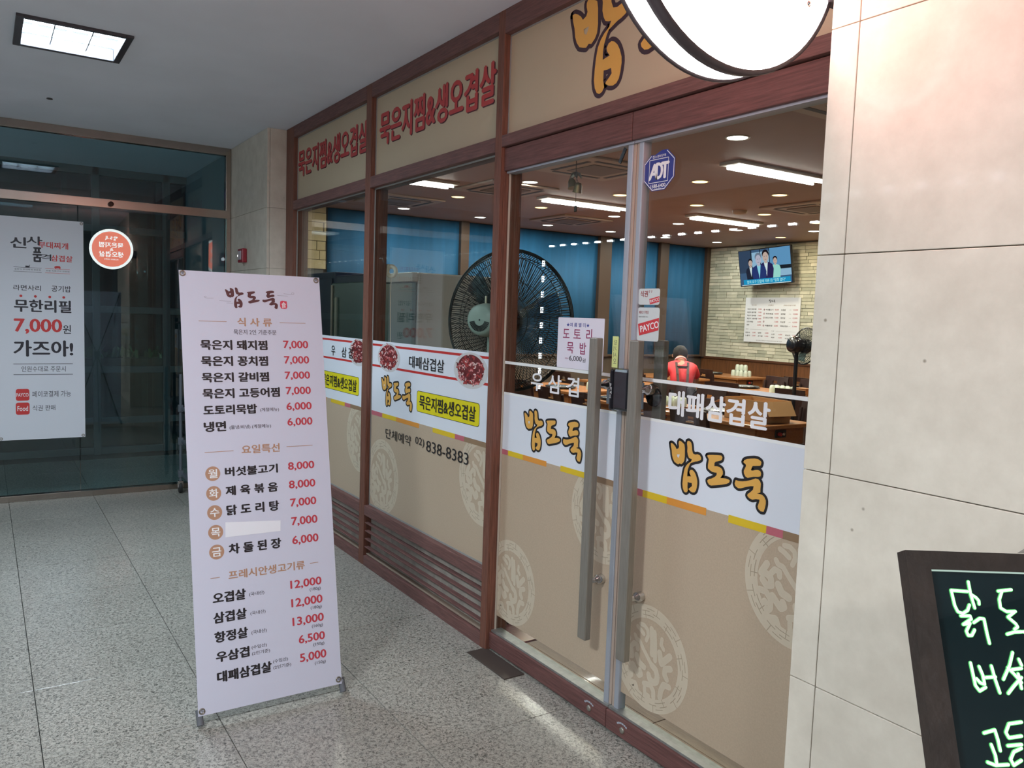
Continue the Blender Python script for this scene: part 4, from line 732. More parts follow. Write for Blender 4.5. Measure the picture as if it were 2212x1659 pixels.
for sx, xx in ((1, -1.130), (-1, -1.207)):
    mp_ = (lambda u, v, l, xx=xx, sx=sx: (xx + sx * l, SC_[0] + sx * u, SC_[1] + v))
    pr = Print(mp_); pr.disc('w', 0, 0, RS - .002, 72); pr.disc('o', 0, 0, RS * .87, 72)
    q = Print(mp_); brush_logo(q, -.085, .085, .125, .001, 't', None); pr.L += q.L
    pr.text('t', '묵은지찜', -.16, .16, .025, .10, 3); pr.text('t', '&', -.025, .025, -.025, .015, 2); pr.text('t', '생오겹살', -.165, .165, -.115, -.035, 3); pr.text('t', '02)838-8383', -.095, .095, -.165, -.142, 1)
    pr.build(sg, {'w': ('face', SF, 0, None), 'o': ('face_disc', SO, 1.0, None), 't': ('lettering', SF, 2.0, None)})
br_ = MB(); br_.bbox(-1.150, -1.098, -.53, -.40, 2.29, 2.40, .004); br_.bbox(-1.165, -1.135, -.60, -.50, 2.245, 2.30, .004)
br_.build('bracket', MATS['dark_trim_ring'], sg)
MB().lathe([(.008, 0), (.009, .004), (0, .008)], (-1.134, -.535, 2.272), (1, 0, 0), 12).build('bolt', CHROME, sg)

# ================================================================== neon writing board on an easel
P0 = Vector((-.557, -1.0187, 1.3224)); brt = Vector((.54822, .83633, 0)); bdn = Vector((.35331, -.23159, -.90631)); bnn = brt.cross(bdn); bnn = bnn if bnn.dot(Vector((1, -1, .2))) > 0 else -bnn
nbd = empty('neon_board', (-.35, -.80, 0), label='dark-framed glowing green writing board on an easel by the marble pillar', cat='menu board')
BW2, BH2 = .47, .64
def bm2(u, v, l): return P0 + brt * u + bdn * v + bnn * l
def slab(u0, u1, v0, v1, l0, l1):
    m = MB(); vs = [bm2(u, v, l) for l in (l0, l1) for u, v in ((u0, v0), (u1, v0), (u1, v1), (u0, v1))]
    return m.add(vs, [(0, 3, 2, 1), (4, 5, 6, 7), (0, 1, 5, 4), (1, 2, 6, 5), (2, 3, 7, 6), (3, 0, 4, 7)])
DW = mat('dark_board_frame', lin((46, 36, 30)), .55, noise=(20, .3, 5), bump=.4, bscale=60)
fw_ = .030
slab(0, BW2, 0, .023, -.022, 0).build('frame_side', DW, nbd); slab(0, BW2, BH2 - .03, BH2, -.022, 0).build('frame_side', DW, nbd)
slab(0, fw_, .023, BH2 - .03, -.022, 0).build('frame_side', DW, nbd); slab(BW2 - fw_, BW2, .023, BH2 - .03, -.022, 0).build('frame_side', DW, nbd)
slab(fw_, BW2 - fw_, .023, BH2 - .03, -.014, -.006).build('panel', mat('black_acrylic', (.006, .016, .018), .03, coat=1), nbd)
slab(fw_, BW2 - fw_, .0225, .0245, -.006, -.002).build('led_edge', glow('board_edge_light', (.6, .8, .7), .7), nbd)
extra = [[[(.135, .0948), (.150, .0945)]], [[(.185, .047), (.205, .045), (.207, .075)], [(.19, .085), (.225, .083)]], [[(.255, .046), (.25, .07), (.275, .073)]], [[(.17, .137), (.20, .135), (.195, .16)]], [[(.22, .135), (.222, .165)]], [[(.17, .205), (.20, .2), (.2, .23)]], [[(.23, .2), (.23, .24)]]]
for ch in [NEON_STROKES[0:7], NEON_STROKES[7:11] + extra[0], NEON_STROKES[11:15], NEON_STROKES[15:21], NEON_STROKES[21:24], NEON_STROKES[24:29]] + extra[1:]:
    pr = Print(lambda u, v, l: bm2(u, v, -.0055 + l))
    for st in ch: pr.line('halo', st, .0048); pr.line('core', st, .0028)
    pr.build(nbd, {'halo': ('writing_glow', glow('neon_green', (.22, 1.0, .30), 1.0), .2, 'green halo drawn round the strokes'), 'core': ('writing', glow('neon_white', (.92, 1.0, .88), 2.2), .8, 'glowing pale handwriting')})  # halo: glow round the writing drawn as wider green ribbons
cl_ = MB(); 
for a in (-1, 1): cl_.add([bm2(.155, -.004, -.02), bm2(.30, -.004, -.02), bm2(.30, -.004, .006), bm2(.155, -.004, .006), bm2(.185, -.022, -.016), bm2(.27, -.022, -.016), bm2(.27, -.022, .002), bm2(.185, -.022, .002)], [(0, 1, 2, 3), (4, 7, 6, 5), (0, 4, 5, 1), (1, 5, 6, 2), (2, 6, 7, 3), (3, 7, 4, 0)]); break
cl_.build('clip', BLACKP, nbd)
for u, du in ((.06, -.05), (BW2 - .06, .05)):
    t0 = bm2(u, .06, -.03); t1 = bm2(u, BH2 - .02, -.03); d_ = (t1 - t0).normalized(); t2 = t1 + d_ * ((t1.z - .01) / -d_.z) if d_.z < 0 else t1; MB().tube([t0, t2], .012, 8).build('leg', DW, nbd)
bk = bm2(BW2 / 2, .08, -.035); MB().tube([bk, Vector((bk.x - .16 , bk.y + .14, .01))], .012, 8).build('leg', DW, nbd)

# ================================================================== the dining room behind the glass
RX0, RX1, RY1 = -10.55, 1.5, 9.17
fl = MB().box(RX0 - .3, RX1, .10, RY1 + .2, -.14, -.014).build('floor', mat('wood_subfloor', (.05, .03, .02), .8), origin=(0, 0, 0), kind='structure', label='glossy wood plank floor of the dining room')
PLK = [mat('floor_plank_%d' % i, lin(c), .5, noise=(5, .18, 5), stretch=(2, 22, 2), coat=.05) for i, c in enumerate([(168, 136, 108), (182, 152, 122), (156, 122, 96)])]
REDF = mat('red_floor_sheet', lin((120, 30, 40)), .12, coat=.6, noise=(8, .2, 3))
pk = [MB().bbox(-.45, .45, -.06, .06, -.013, 0, .001).build('floor_plank', m, fl, local=True) for m in PLK]; first = [True] * 3
for j in range(14):
    for i in range(6):
        x, y = -2.70 + i * .904 - (j % 3) * .0, .17 + .122 * j
        if x > 1.2 or x < -2.85: continue
        if i == 0: x = -2.78 + (x + 3.95) if False else x
        k = random.randrange(3)
        if first[k]: o = pk[k]; first[k] = False
        else: o = pk[k].copy(); COL.objects.link(o)
        o.location = (x, y, 0)
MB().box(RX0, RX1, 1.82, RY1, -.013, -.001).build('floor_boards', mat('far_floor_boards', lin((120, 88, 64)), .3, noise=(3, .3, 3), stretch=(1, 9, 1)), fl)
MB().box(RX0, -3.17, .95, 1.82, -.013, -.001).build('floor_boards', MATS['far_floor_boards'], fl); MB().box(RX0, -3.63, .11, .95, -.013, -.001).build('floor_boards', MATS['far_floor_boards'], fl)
for i in range(4): MB().bbox(-3.62, -3.165, .115 + .2 * i, .31 + .2 * i, -.013, .001, .001).build('red_floor_tile', REDF, fl)
MB().box(RX0 - .3, RX1, .12, RY1 + .2, ZC, ZC + .1).build('ceiling', mat('brown_ceiling', lin((168, 138, 124)), .6, noise=(3, .05, 2)), origin=(0, 0, ZC), kind='structure', label='brown painted ceiling of the dining room')
# right wall and front wall over the pillar
MB().box(-1.0, 1.5, .10, .16, 0, ZC).build('wall_front', mat('cream_plaster', lin((200, 190, 170)), .8), kind='structure', label='inner face of the shop front beside the doors')
MB().box(1.5, 1.6, .1, RY1, 0, ZC).build('wall_right', MATS['cream_plaster'], kind='structure', label='plain right wall of the dining room')
# back wall: stone-look bricks above a wood wainscot
wb = MB().box(RX0 - .2, RX1, RY1 + .012, RY1 + .2, 0, ZC).build('wall_back', mat('brick_mortar', lin((150, 148, 130)), .9), origin=(-4, RY1, 0), kind='structure', label='pale brick back wall above brown wood panelling')
BRK = [mat('pale_brick_%d' % i, lin(c), .8, noise=(6, .12, 4)) for i, c in enumerate([(214, 212, 192), (198, 198, 178), (226, 222, 202), (184, 186, 168)])]
rnd = random.Random(3); bk_ = [MB() for _ in BRK]; z = 1.0
while z < ZC - .05:
    h = .056; x = RX0 + rnd.uniform(-.2, 0)
    while x < -4.0:
        l = rnd.uniform(.16, .34); d = rnd.uniform(0, .012); a, b = max(x, RX0), x + l - .006
        if b > a: bk_[rnd.choice([0, 0, 1, 1, 2, 3])].box(a, b, RY1 - d, RY1 + .012, z, z + h - .006)
        x += l
    z += h
for m_, q in zip(BRK, bk_): q.build('bricks', m_, wb, kind='stuff')
WNS = mat('brown_panelling', lin((116, 74, 44)), .45, noise=(4, .3, 5), stretch=(12, 6, 1.2))
x = RX0
wp = MB().bbox(-.149, .149, -.012, .012, 0, .96, .003).build('panelling_board', WNS, wb, local=True); wpn = 0
while x < -4:
    o = wp if wpn == 0 else wp.copy()
    if wpn: COL.objects.link(o)
    o.location = (x + .15 + 4, -.012, 0); wpn += 1; x += .3
MB().bbox(RX0, -4, RY1 - .045, RY1, .96, 1.0, .005).build('trim_2', mat('dark_wood_trim', lin((88, 54, 34)), .45), kind='structure', label='dark wood cap rail along the back wall panelling')
# left wall: low dark wall, blue blinds between dark mullions, brick strip near the front
wl = MB().box(RX0 - .2, RX0 - .012, .1, RY1 + .2, 0, ZC).build('wall_left', mat('dark_low_wall', lin((92, 78, 66)), .6), origin=(RX0, 4, 0), kind='structure', label='left wall of the dining room with blue blinds between mullions')
MB().box(RX0 - .012, RX0, .1, 1.86, 0, 2.15).build('grey_wall_base', mat('grey_board', lin((112, 118, 120)), .7), wl)
z = 2.15; j = 0
while z < ZC:
    y = .35 - .25 * (j % 3) / 3
    while y < 1.88:
        l = rnd.uniform(.28, .5); e_ = min(y + l - .008, 1.885)
        if e_ > y + .02: MB().bbox(RX0 - .012, RX0 + rnd.uniform(.008, .022), y, e_, z, min(z + .118, ZC - .002), .003).build('brick', mat('cream_brick', lin((226, 214, 170)), .8, noise=(8, .08, 4)), wl)
        y += l
    z += .124; j += 1
BLU = mat('blue_blind', lin((32, 98, 142)), .7, noise=(2, .12, 3), stretch=(1, 5, .4))
PST = mat('dark_brown_mullion', lin((84, 66, 54)), .5)
ys = [1.90, 3.92, 6.56, 7.92, 9.17]; pw = [0, .14, .25, .20]
for i in range(4):
    a, b = ys[i] + pw[i], ys[i + 1]; n = 5; 
    bl = MB(); N = 24; pts = [(RX0 + .03 + .006 * math.sin(k * 1.7), a + (b - a) * k / N) for k in range(N + 1)]
    bl.add([(x, y, 1.02) for x, y in pts] + [(x, y, ZC - .01) for x, y in pts], [(k, k + 1, N + 2 + k, N + 1 + k) for k in range(N)], True)
    o = bl.build('blue_blind', BLU, wl, fixn=False); o.modifiers.new('t', 'SOLIDIFY').thickness = .003
    MB().bbox(RX0, RX0 + .06, a, b, .985, 1.02, .004).build('window_sill', PST, wl)
    if pw[i]: MB().bbox(RX0, RX0 + .10, ys[i], ys[i] + pw[i], .98, ZC, .006).build('mullion', PST, wl)
MB().bbox(RX0, RX0 + .10, 9.07, 9.16, .98, ZC, .006).build('mullion', PST, wl)

# downlights, strip lights, cassettes
LW = glow('downlight_white', (1, .98, .94), 9); LA = glow('downlight_amber', (1, .60, .24), 4.5); CW = mat('light_collar', lin((190, 176, 160)), .4)
def downlight(m):
    t = empty('downlight', (0, 0, 0)); BASE[t] = Vector((0, 0, 0))
    MB().lathe([(.074, .0), (.082, -.006), (.092, -.004), (.095, 0)], (0, 0, 0), n=28).build('collar', CW, t, local=True)
    MB().lathe([(0, -.003), (.075, -.003)], (0, 0, 0), n=28).build('lamp_disc', m, t, local=True); return t
protos = {}
for i, (x, y, w_) in enumerate(DL):
    if w_ not in protos: t = protos[w_] = downlight(LW if w_ else LA)
    else: t = copy_tree(protos[w_])
    t.location = (x, y, ZC - .001)
    near = 'in front' if y < 3.2 else ('in the second row' if y < 4.5 else ('in the middle rows' if y < 6.5 else 'towards the back'))
    tag(t, '%s round downlight in the brown ceiling, %s' % ('white' if w_ else 'amber', near), 'downlight', '%s downlights %s' % ('white' if w_ else 'amber', near))
for n_, (x, y) in enumerate(FLUOR):
    t = empty('strip_light', (x, y, ZC), label='twin-tube fluorescent strip light, ' + ['nearest the doors, above the right-hand tables', 'deeper in the room, above the back tables', 'middle one of the left row', 'nearest the windows at left', 'hidden to the right in the room'][n_], cat='strip light')
    MB().bbox(x - .11, x + .11, y - .63, y + .63, ZC - .03, ZC, .006).build('housing', mat('lamp_housing', lin((220, 215, 205)), .5), t)
    for s_ in (-.06, .06): MB().tube([(x + s_, y - .58, ZC - .048), (x + s_, y + .58, ZC - .046)], .011, 10).build('tube', glow('fluorescent_tube', (1, .99, .96), 14), t)
CAS = mat('cassette_cream', lin((186, 164, 146)), .5)
for x, y, w_ in ((-6.02, 6.05, 'deep in the room near the television'), (-3.0, 2.55, 'just inside the right door'), (-5.85, 2.72, 'behind the wind chime'), (-9.15, 2.3, 'above the refrigerators'), (-7.45, 2.75, 'left of the strip light'), (-9.1, 4.9, 'above the left tables')):
    t = empty('ceiling_vent', (x, y, ZC), label='square ceiling air-conditioner grille ' + w_, cat='ceiling vent')
    MB().bbox(x - .42, x + .42, y - .42, y + .42, ZC - .022, ZC, .008).build('panel', CAS, t)
    MB().bbox(x - .20, x + .20, y - .20, y + .20, ZC - .030, ZC - .022, .004).build('grille', mat('grille_dark', lin((130, 112, 100)), .6), t)
    for dx, dy, ax, ay in ((0, .31, .27, .022), (0, -.31, .27, .022), (.31, 0, .022, .27), (-.31, 0, .022, .27)): MB().box(x + dx - ax, x + dx + ax, y + dy - ay, y + dy + ay, ZC - .0245, ZC - .022).build('air_slot', mat('slot_dark', lin((52, 42, 38)), .6), t)
t = empty('smoke_detector', (-6.81, 5.73, ZC), label='small round detector on the brown ceiling beside the air-conditioner grille', cat='smoke detector'); MB().lathe([(.09, 0), (.085, -.03), (.05, -.045), (0, -.048)], (-6.81, 5.73, ZC), n=24).build('case', CAS, t)

# television
TVM = Matrix.Translation((-8.99, 8.88, 2.57)) @ Matrix.Rotation(R(8), 4, 'X') @ Matrix.Rotation(R(-3), 4, 'Y')
tv = empty('television', (-8.99, 8.95, 2.26), label='flat television showing a news programme, high on the pale brick wall', cat='television')
MB().bbox(-.54, .54, 0, .05, -.305, .305, .008, TVM).build('housing', BLACKP, tv)
MB().box(-.15, .15, .05, .24, -.1, .1, TVM).build('wall_bracket', BLACKP, tv)
pr = Print(lambda u, v, l: TVM @ Vector((u, -.0005 - l, v)), clip=(-.525, .525, -.29, .29))
pr.rect('bg', -.53, .53, -.3, .3); pr.rect('lt', -.26, .10, -.02, .25); pr.rect('dk', -.275, -.255, -.3, .3); pr.rect('dk', -.085, -.07, -.02, .3); pr.rect('dk', .10, .115, -.3, .3); pr.rect('lt2', .115, .53, .0, .29); pr.rect('lt', .25, .53, -.17, -.01); pr.rect('dk', .25, .53, -.06, .0); pr.rect('dk2', -.53, -.27, -.08, .29)
def figure(cx, zt, s, suit, shirt, skin, hair):
    pr.shape(suit, [[(cx - .085 * s, -.22), (cx - .105 * s, zt - .22 * s), (cx - .09 * s, zt - .165 * s), (cx - .03 * s, zt - .135 * s), (cx + .03 * s, zt - .135 * s), (cx + .09 * s, zt - .165 * s), (cx + .105 * s, zt - .22 * s), (cx + .085 * s, -.22)]])
    if shirt: pr.shape(shirt, [[(cx - .028 * s, zt - .137 * s), (cx + .028 * s, zt - .137 * s), (cx + .004 * s, zt - .30 * s)]])
    pr.disc(hair, cx, zt - .045 * s, .048 * s, 20, .050 * s); pr.disc(skin, cx, zt - .078 * s, .041 * s, 20, .056 * s); pr.rect(skin, cx - .018 * s, cx + .018 * s, zt - .15 * s, zt - .12 * s)
    for d_ in (-1, 1): pr.disc('eye', cx + d_ * .015 * s, zt - .07 * s, .0045 * s, 6)
    pr.rect('eye', cx - .012 * s, cx + .012 * s, zt - .108 * s, zt - .105 * s)
figure(-.29, .15, 1.0, 'suit0', 'white', 'skin', 'hair'); figure(.22, .15, .95, 'mint', None, 'skin', 'hair')
figure(.03, .27, 1.45, 'suit2', 'white', 'skin', 'hair'); figure(-.12, .235, 1.45, 'suit1', 'cyan', 'skin2', 'grey')
pr.rect('bar', -.46, .50, -.275, -.195); pr.text('btxt', '협의 요구 단칼에 자른 日 "철회 없다"', -.39, .40, -.262, -.208, 2); pr.rect('white', -.5, .5, -.29, -.278)
G = lambda n, c, s=1.0: glow('screen_' + n, lin(c), s)
pr.build(tv, {'bg': ('screen', G('slate', (66, 92, 126)), 0, None), 'dk2': ('screen_picture', G('slate_dark', (52, 68, 94)), .5, None), 'lt2': ('screen_picture', G('blue', (96, 146, 190)), .6, None), 'lt': ('screen_picture', G('pale', (146, 180, 210)), .7, None), 'dk': ('screen_picture', G('dark', (26, 32, 42)), .8, None),
    'suit0': ('screen_picture', G('charcoal', (34, 38, 56)), 1.0, None), 'mint': ('screen_picture', G('mint', (156, 214, 206)), 1.0, None), 'suit2': ('screen_picture', G('plum', (42, 36, 84)), 1.1, None), 'suit1': ('screen_picture', G('navy', (40, 54, 112)), 1.6, None), 'white': ('screen_picture', G('white', (214, 226, 232)), 1.3, None), 'cyan': ('screen_picture', G('cyan', (140, 206, 226)), 1.8, None),
    'hair': ('screen_picture', G('hair', (26, 20, 28)), 1.4, None), 'grey': ('screen_picture', G('greyhair', (112, 122, 142)), 1.9, None), 'skin': ('screen_picture', G('skin', (196, 168, 160)), 1.5, None), 'skin2': ('screen_picture', G('skin2', (184, 176, 196)), 2.0, None), 'eye': ('screen_picture', G('eye', (80, 60, 66)), 2.2, None),
    'bar': ('screen_caption', G('bar', (32, 146, 196)), 2.4, None), 'btxt': ('screen_lettering', G('btxt', (168, 226, 236)), 2.8, None)})
# wall menu
wm = empty('wall_menu', (-9.0, RY1, 1.30), label='white printed price board on the brick wall below the television', cat='menu board')
MB().bbox(-9.565, -8.435, RY1 - .035, RY1 - .014, 1.302, 2.068, .003).build('board', mat('price_board_white', lin((238, 242, 250)), .5), wm)
pr = Print(lambda x, z, l: (-9.565 + 1.13 * x / 1.5, RY1 - .035 - l, 2.068 - .766 * z / 1.0))
def T(k, s_, x0, x1, y0, y1, w_=1): pr.text(k, s_, x0 * 1.5, x1 * 1.5, y1, y0, w_)
q = Print(pr.m); brush_logo(q, .44 * 1.5, .555 * 1.5, 0, .001, 'K', None); pr.L += [(k, [(x, .115 - y) for x, y in P], u_) for k, P, u_ in q.L]
T('T', '식 사 류', .13, .21, .155, .185); T('T', '요일특선', .435, .53, .155, .185); T('T', '프레시안생고기류', .71, .92, .155, .185)
for i, (a, p) in enumerate((('묵은지 돼지찜', '7,000'), ('묵은지 꽁치찜', '7,000'), ('묵은지 갈비찜', '7,000'), ('묵은지 고등어찜', '7,000'), ('도토리묵밥', '6,000'), ('냉면', '6,000'))):
    y = .245 + .07 * i; T('K', a, .045, .045 + .034 * len(a) * .7, y, y + .035, 2); T('R', p, .25, .315, y, y + .035, 1)
for i, (d_, a, p) in enumerate((('월', '버섯불고기', '8,000'), ('화', '제육볶음', '8,000'), ('수', '닭도리탕', '7,000'), ('목', '', '7,000'), ('금', '차돌된장', '6,000'))):
    y = .250 + .088 * i; pr.annulus('D', .365 * 1.5, y + .018, .015, .021, 20); pr.text('K', d_, .357 * 1.5, .373 * 1.5, y + .028, y + .008, 1)
    if a: T('K', a, .395, .53, y, y + .036, 2)
    T('R', p, .56, .63, y, y + .036, 1)
for i, (a, n_, p) in enumerate((('오겹살', '(국내산)', '12,000'), ('삼겹살', '(국내산)', '12,000'), ('항정살', '(국내산)', '13,000'), ('우삼겹', '(수입산)', '6,500'), ('대패삼겹살', '(수입산)', '5,000'))):
    y = .250 + .088 * i; T('K', a, .67, .67 + .027 * len(a), y, y + .036, 2); T('K', n_, .815, .85, y + .012, y + .028, 0); T('R', p, .885, .965, y, y + .036, 1)
T('K', '음 료', .035, .08, .70, .72, 0); T('K', '주 류', .52, .565, .725, .745, 0); pr.line('K', [(.12 * 1.5, .712), (.45 * 1.5, .712)], .002, False); pr.line('K', [(.6 * 1.5, .737), (.95 * 1.5, .737)], .002, False)
for i, (a, p, x, y) in enumerate((('음료수', '2,000', .03, .77), ('누룽지', '2,000', .03, .84), ('냉면', '3,000', .27, .77), ('공기밥', '1,000', .27, .84), ('소주', '4,000', .52, .79), ('맥주', '4,000', .52, .86), ('백세주', '5,000', .77, .80), ('막걸리', '3,000', .77, .87))):
    T('K', a, x, x + .03 * len(a), y, y + .032, 2); T('R', p, x + .13, x + .195, y, y + .032, 1)
T('K', '원산지표시 돼지고기 국내산 김치 국내산 쌀 국내산', .24, .72, .945, .965, 0)
# v axis runs downward here, so letters are drawn with y0 > y1
pr.build(wm, {'K': ('lettering', BLACK, .8, None), 'R': ('lettering', CRM, .8, None), 'T': ('lettering', BROWN, .8, None), 'D': ('day_ring', ROSE, .8, None)})

# ---------------------------------------------------------------- tables, chairs and what stands on them
TW = mat('oak_table', lin((164, 108, 62)), .38, noise=(5, .22, 5), stretch=(1.5, 12, 12), coat=.15)
TD = mat('table_leg_dark', lin((60, 44, 34)), .5); CH = mat('dark_walnut_chair', lin((54, 34, 29)), .38, noise=(6, .3, 4), stretch=(8, 8, 1.5)); CS = mat('black_seat', (.012, .011, .011), .35)
def make_table():
    t = empty('dining_table', (0, 0, 0)); BASE[t] = Vector((0, 0, 0))
    MB().bbox(-.6, .6, -.36, .36, .715, .75, .006).build('tabletop', TW, t, local=True)
    a = MB().bbox(-.53, .53, -.32, -.29, .56, .715, .004); a.bbox(-.53, .53, .29, .32, .56, .715, .004); a.build('apron', TW, t, local=True)
    b_ = MB().bbox(.52, .55, -.30, .30, .52, .715, .004); b_.bbox(-.55, -.52, -.30, .30, .52, .715, .004); b_.build('end_panel', TW, t, local=True)
    for sx in (-1, 1):
        for sy in (-1, 1): MB().bbox(sx * .53 - .03, sx * .53 + .03, sy * .28 - .03, sy * .28 + .03, 0, .56, .004).build('leg', TD, t, local=True)
    g = MB().bbox(.55, .562, -.09, .05, .63, .70, .005).build('gas_valve_plate', BLACKP, t, local=True)
    MB().lathe([(.016, 0), (.016, .025), (.012, .03), (0, .03)], (.562, -.05, .665), (1, 0, 0), 14).build('valve_knob', mat('valve_red', lin((180, 36, 30)), .4), g, local=True)
    MB().lathe([(.014, 0), (.014, .01), (.008, .012), (0, .012)], (.562, .01, .665), (1, 0, 0), 14).build('valve_dial', CHROME, g, local=True)
    return t
def make_chair():
    t = empty('dining_chair', (0, 0, 0)); BASE[t] = Vector((0, 0, 0))
    MB().bbox(-.20, .20, -.20, .20, .42, .455, .012).build('seat', CS, t, local=True)
    N = 10; bk = MB()      # curved back with a hand slot: a front and a rear skin
    def P(i, z, d): a = (i / N - .5) * 2; return (a * .20, -.19 - (z - .45) * .16 + .03 * a * a * -1 + d, z)
    zs = [.58, .78, .82, .88]
    for j in range(3):
        for i in range(N):
            if j == 1 and 4 <= i <= 5: continue
            q = [P(i, zs[j], 0), P(i + 1, zs[j], 0), P(i + 1, zs[j + 1], 0), P(i, zs[j + 1], 0)]; r_ = [(x, y - .018, z) for x, y, z in q]
            bk.add(q + r_, [(0, 1, 2, 3), (7, 6, 5, 4), (0, 4, 5, 1), (3, 2, 6, 7), (0, 3, 7, 4), (1, 5, 6, 2)])
    bk.build('backrest', CH, t, local=True)
    for sx in (-1, 1):
        MB().tube([(sx * .17, -.242, .82), (sx * .17, -.185, .45), (sx * .18, -.21, 0)], .016, 8).build('leg', CH, t, local=True)
        MB().tube([(sx * .17, .17, .43), (sx * .18, .19, 0)], .016, 8).build('leg', CH, t, local=True)
    s_ = MB(); s_.ring((0, -.262, .78), (0, 1, .16), .0, .001, 4, 3) if False else None
    MB().bbox(-.045, .045, -.267, -.261, .765, .776, .002).build('slot_rim', mat('slot_rim_wood', lin((190, 140, 84)), .5), t, local=True)
    return t
t0 = make_table(); c0 = make_chair(); nt_ = 0; nc = 0
TB = [(-5.05, 3.80, 'near table with the open carton', ((-.3, -1), (.3, -1), (-.3, 1), (.3, 1))), (-7.15, 6.55, 'third-row table with pale cups', ((.3, -1), (-.3, 1), (.3, 1))),
      (-9.25, 8.35, 'far corner table under the price board', ((-.3, -1), (.3, -1))), (-6.42, 3.80, 'table behind the door lock', ((-.3, -1), (.3, -1), (-.3, 1), (.3, 1))),
      (-8.0, 4.05, 'table behind the left door lettering', ((-.3, -1), (.3, -1), (.3, 1))), (-8.35, 5.40, 'table the waiter bends over', ((-.3, -1),)), (-5.6, 6.6, 'table under the right downlights', ((-.3, -1), (.3, -1), (-.3, 1), (.3, 1))),
      (-9.2, 6.95, 'table beside the blue blinds', ((.3, -1),)), (-7.0, 8.5, 'table along the brick wall', ((-.3, -1), (.3, -1)))]
for x, y, lb, chs in TB:
    t = t0 if nt_ == 0 else copy_tree(t0); nt_ += 1
    t.location = (x, y, 0); tag(t, 'oak-topped ' + lb, 'table', 'oak dining tables')
    for dx, sy in chs:
        c = c0 if nc == 0 else copy_tree(c0); nc += 1
        jx, jr = random.uniform(-.03, .03), random.uniform(-5, 5)
        c.location = (x + dx + jx, y + sy * .60, 0); c.rotation_euler = (0, 0, R((0 if sy < 0 else 180) + jr))
        tag(c, 'walnut chair, %s %s of %s' % ('near' if sy < 0 else 'far', 'left' if dx < 0 else 'right', lb), 'chair', 'dark dining chairs')
# stone hotplates
HP = mat('black_hotplate', (.02, .02, .022), .3); FO = mat('crumpled_foil', lin((205, 208, 210)), .22, metal=.9, bump=1, bscale=40)
def hotplate():
    t = empty('hotplate', (0, 0, 0)); BASE[t] = Vector((0, 0, 0))
    MB().lathe([(.12, 0), (.185, .012), (.19, .028), (.175, .03), (.15, .020), (0, .016)], n=36).build('plate', HP, t, local=True)
    f = MB(); rr = random.Random(5); N = 16
    f.lathe([(.12 + .0, .024), (.10, .034), (.06, .028), (0, .032)], n=20); f.build('foil_liner', FO, t, local=True)
    MB().bbox(.18, .25, -.012, .012, .014, .026, .004).build('handle', HP, t, local=True); return t
hp = hotplate(); first_ = True
for x, y, z, w_ in ((-5.30, 3.92, .75, 'left of the open carton'), (-7.30, 6.58, .75, 'before the third-row cups'), (-9.5, 8.30, .75, 'in the far corner'), (-7.85, 3.90, .75, 'behind the left door lettering'), (-6.55, 3.68, .75, 'beside the cups behind the lock')):
    t = hp if first_ else copy_tree(hp); first_ = False; t.location = (x, y, z); tag(t, 'round black hotplate with foil liner on the table ' + w_, 'hotplate', 'hotplates on the tables')
# cups turned upside down
CUP = mat('celadon_cup', lin((206, 216, 200)), .3, coat=.3)
def cup():
    t = empty('cup', (0, 0, 0)); BASE[t] = Vector((0, 0, 0))
    MB().lathe([(.038, 0), (.0365, .045), (.031, .082), (.026, .088), (0, .088)], n=18).build('body', CUP, t, local=True)
    MB().lathe([(.020, .088), (.020, .093), (.014, .094), (0, .092)], n=16).build('foot_ring', CUP, t, local=True); return t
cu_ = cup(); first_ = True
for x0, y0, n_, m_, w_, tr_ in ((-6.00, 3.86, 3, 2, 'beside the lock knob', 0), (-6.72, 6.42, 4, 2, 'on the third-row table', 1), (-9.15, 8.45, 4, 2, 'on the far corner table', 0), (-7.62, 4.16, 1, 2, 'right of the left pull bar', 0)):
    for i in range(n_):
        for j in range(m_):
            t = cu_ if first_ else copy_tree(cu_); first_ = False
            t.location = (x0 + i * .083, y0 + j * .086 + .01 * (i % 2), .75); t.rotation_euler = (0, 0, random.uniform(0, 6)); tag(t, 'pale celadon cup turned upside down, one of the cluster ' + w_, 'cup', 'upturned cups ' + w_)
# second layer of the far cluster
for i in range(3):
    t = copy_tree(cu_); t.location = (-9.10 + i * .083, 8.49, .844); tag(t, 'pale celadon cup stacked on the others in the far corner cluster', 'cup', 'top cups of the far cluster')
bxs = empty('wooden_box', (-6.36, 6.46, .75), label='small oak cutlery box right of the third-row cups', cat='box'); MB().bbox(-6.37, -6.22, 6.42, 6.55, .75, .83, .004).build('case', TW, bxs)
MB().bbox(-6.375, -6.215, 6.415, 6.555, .83, .842, .003).build('lid', TW, bxs)
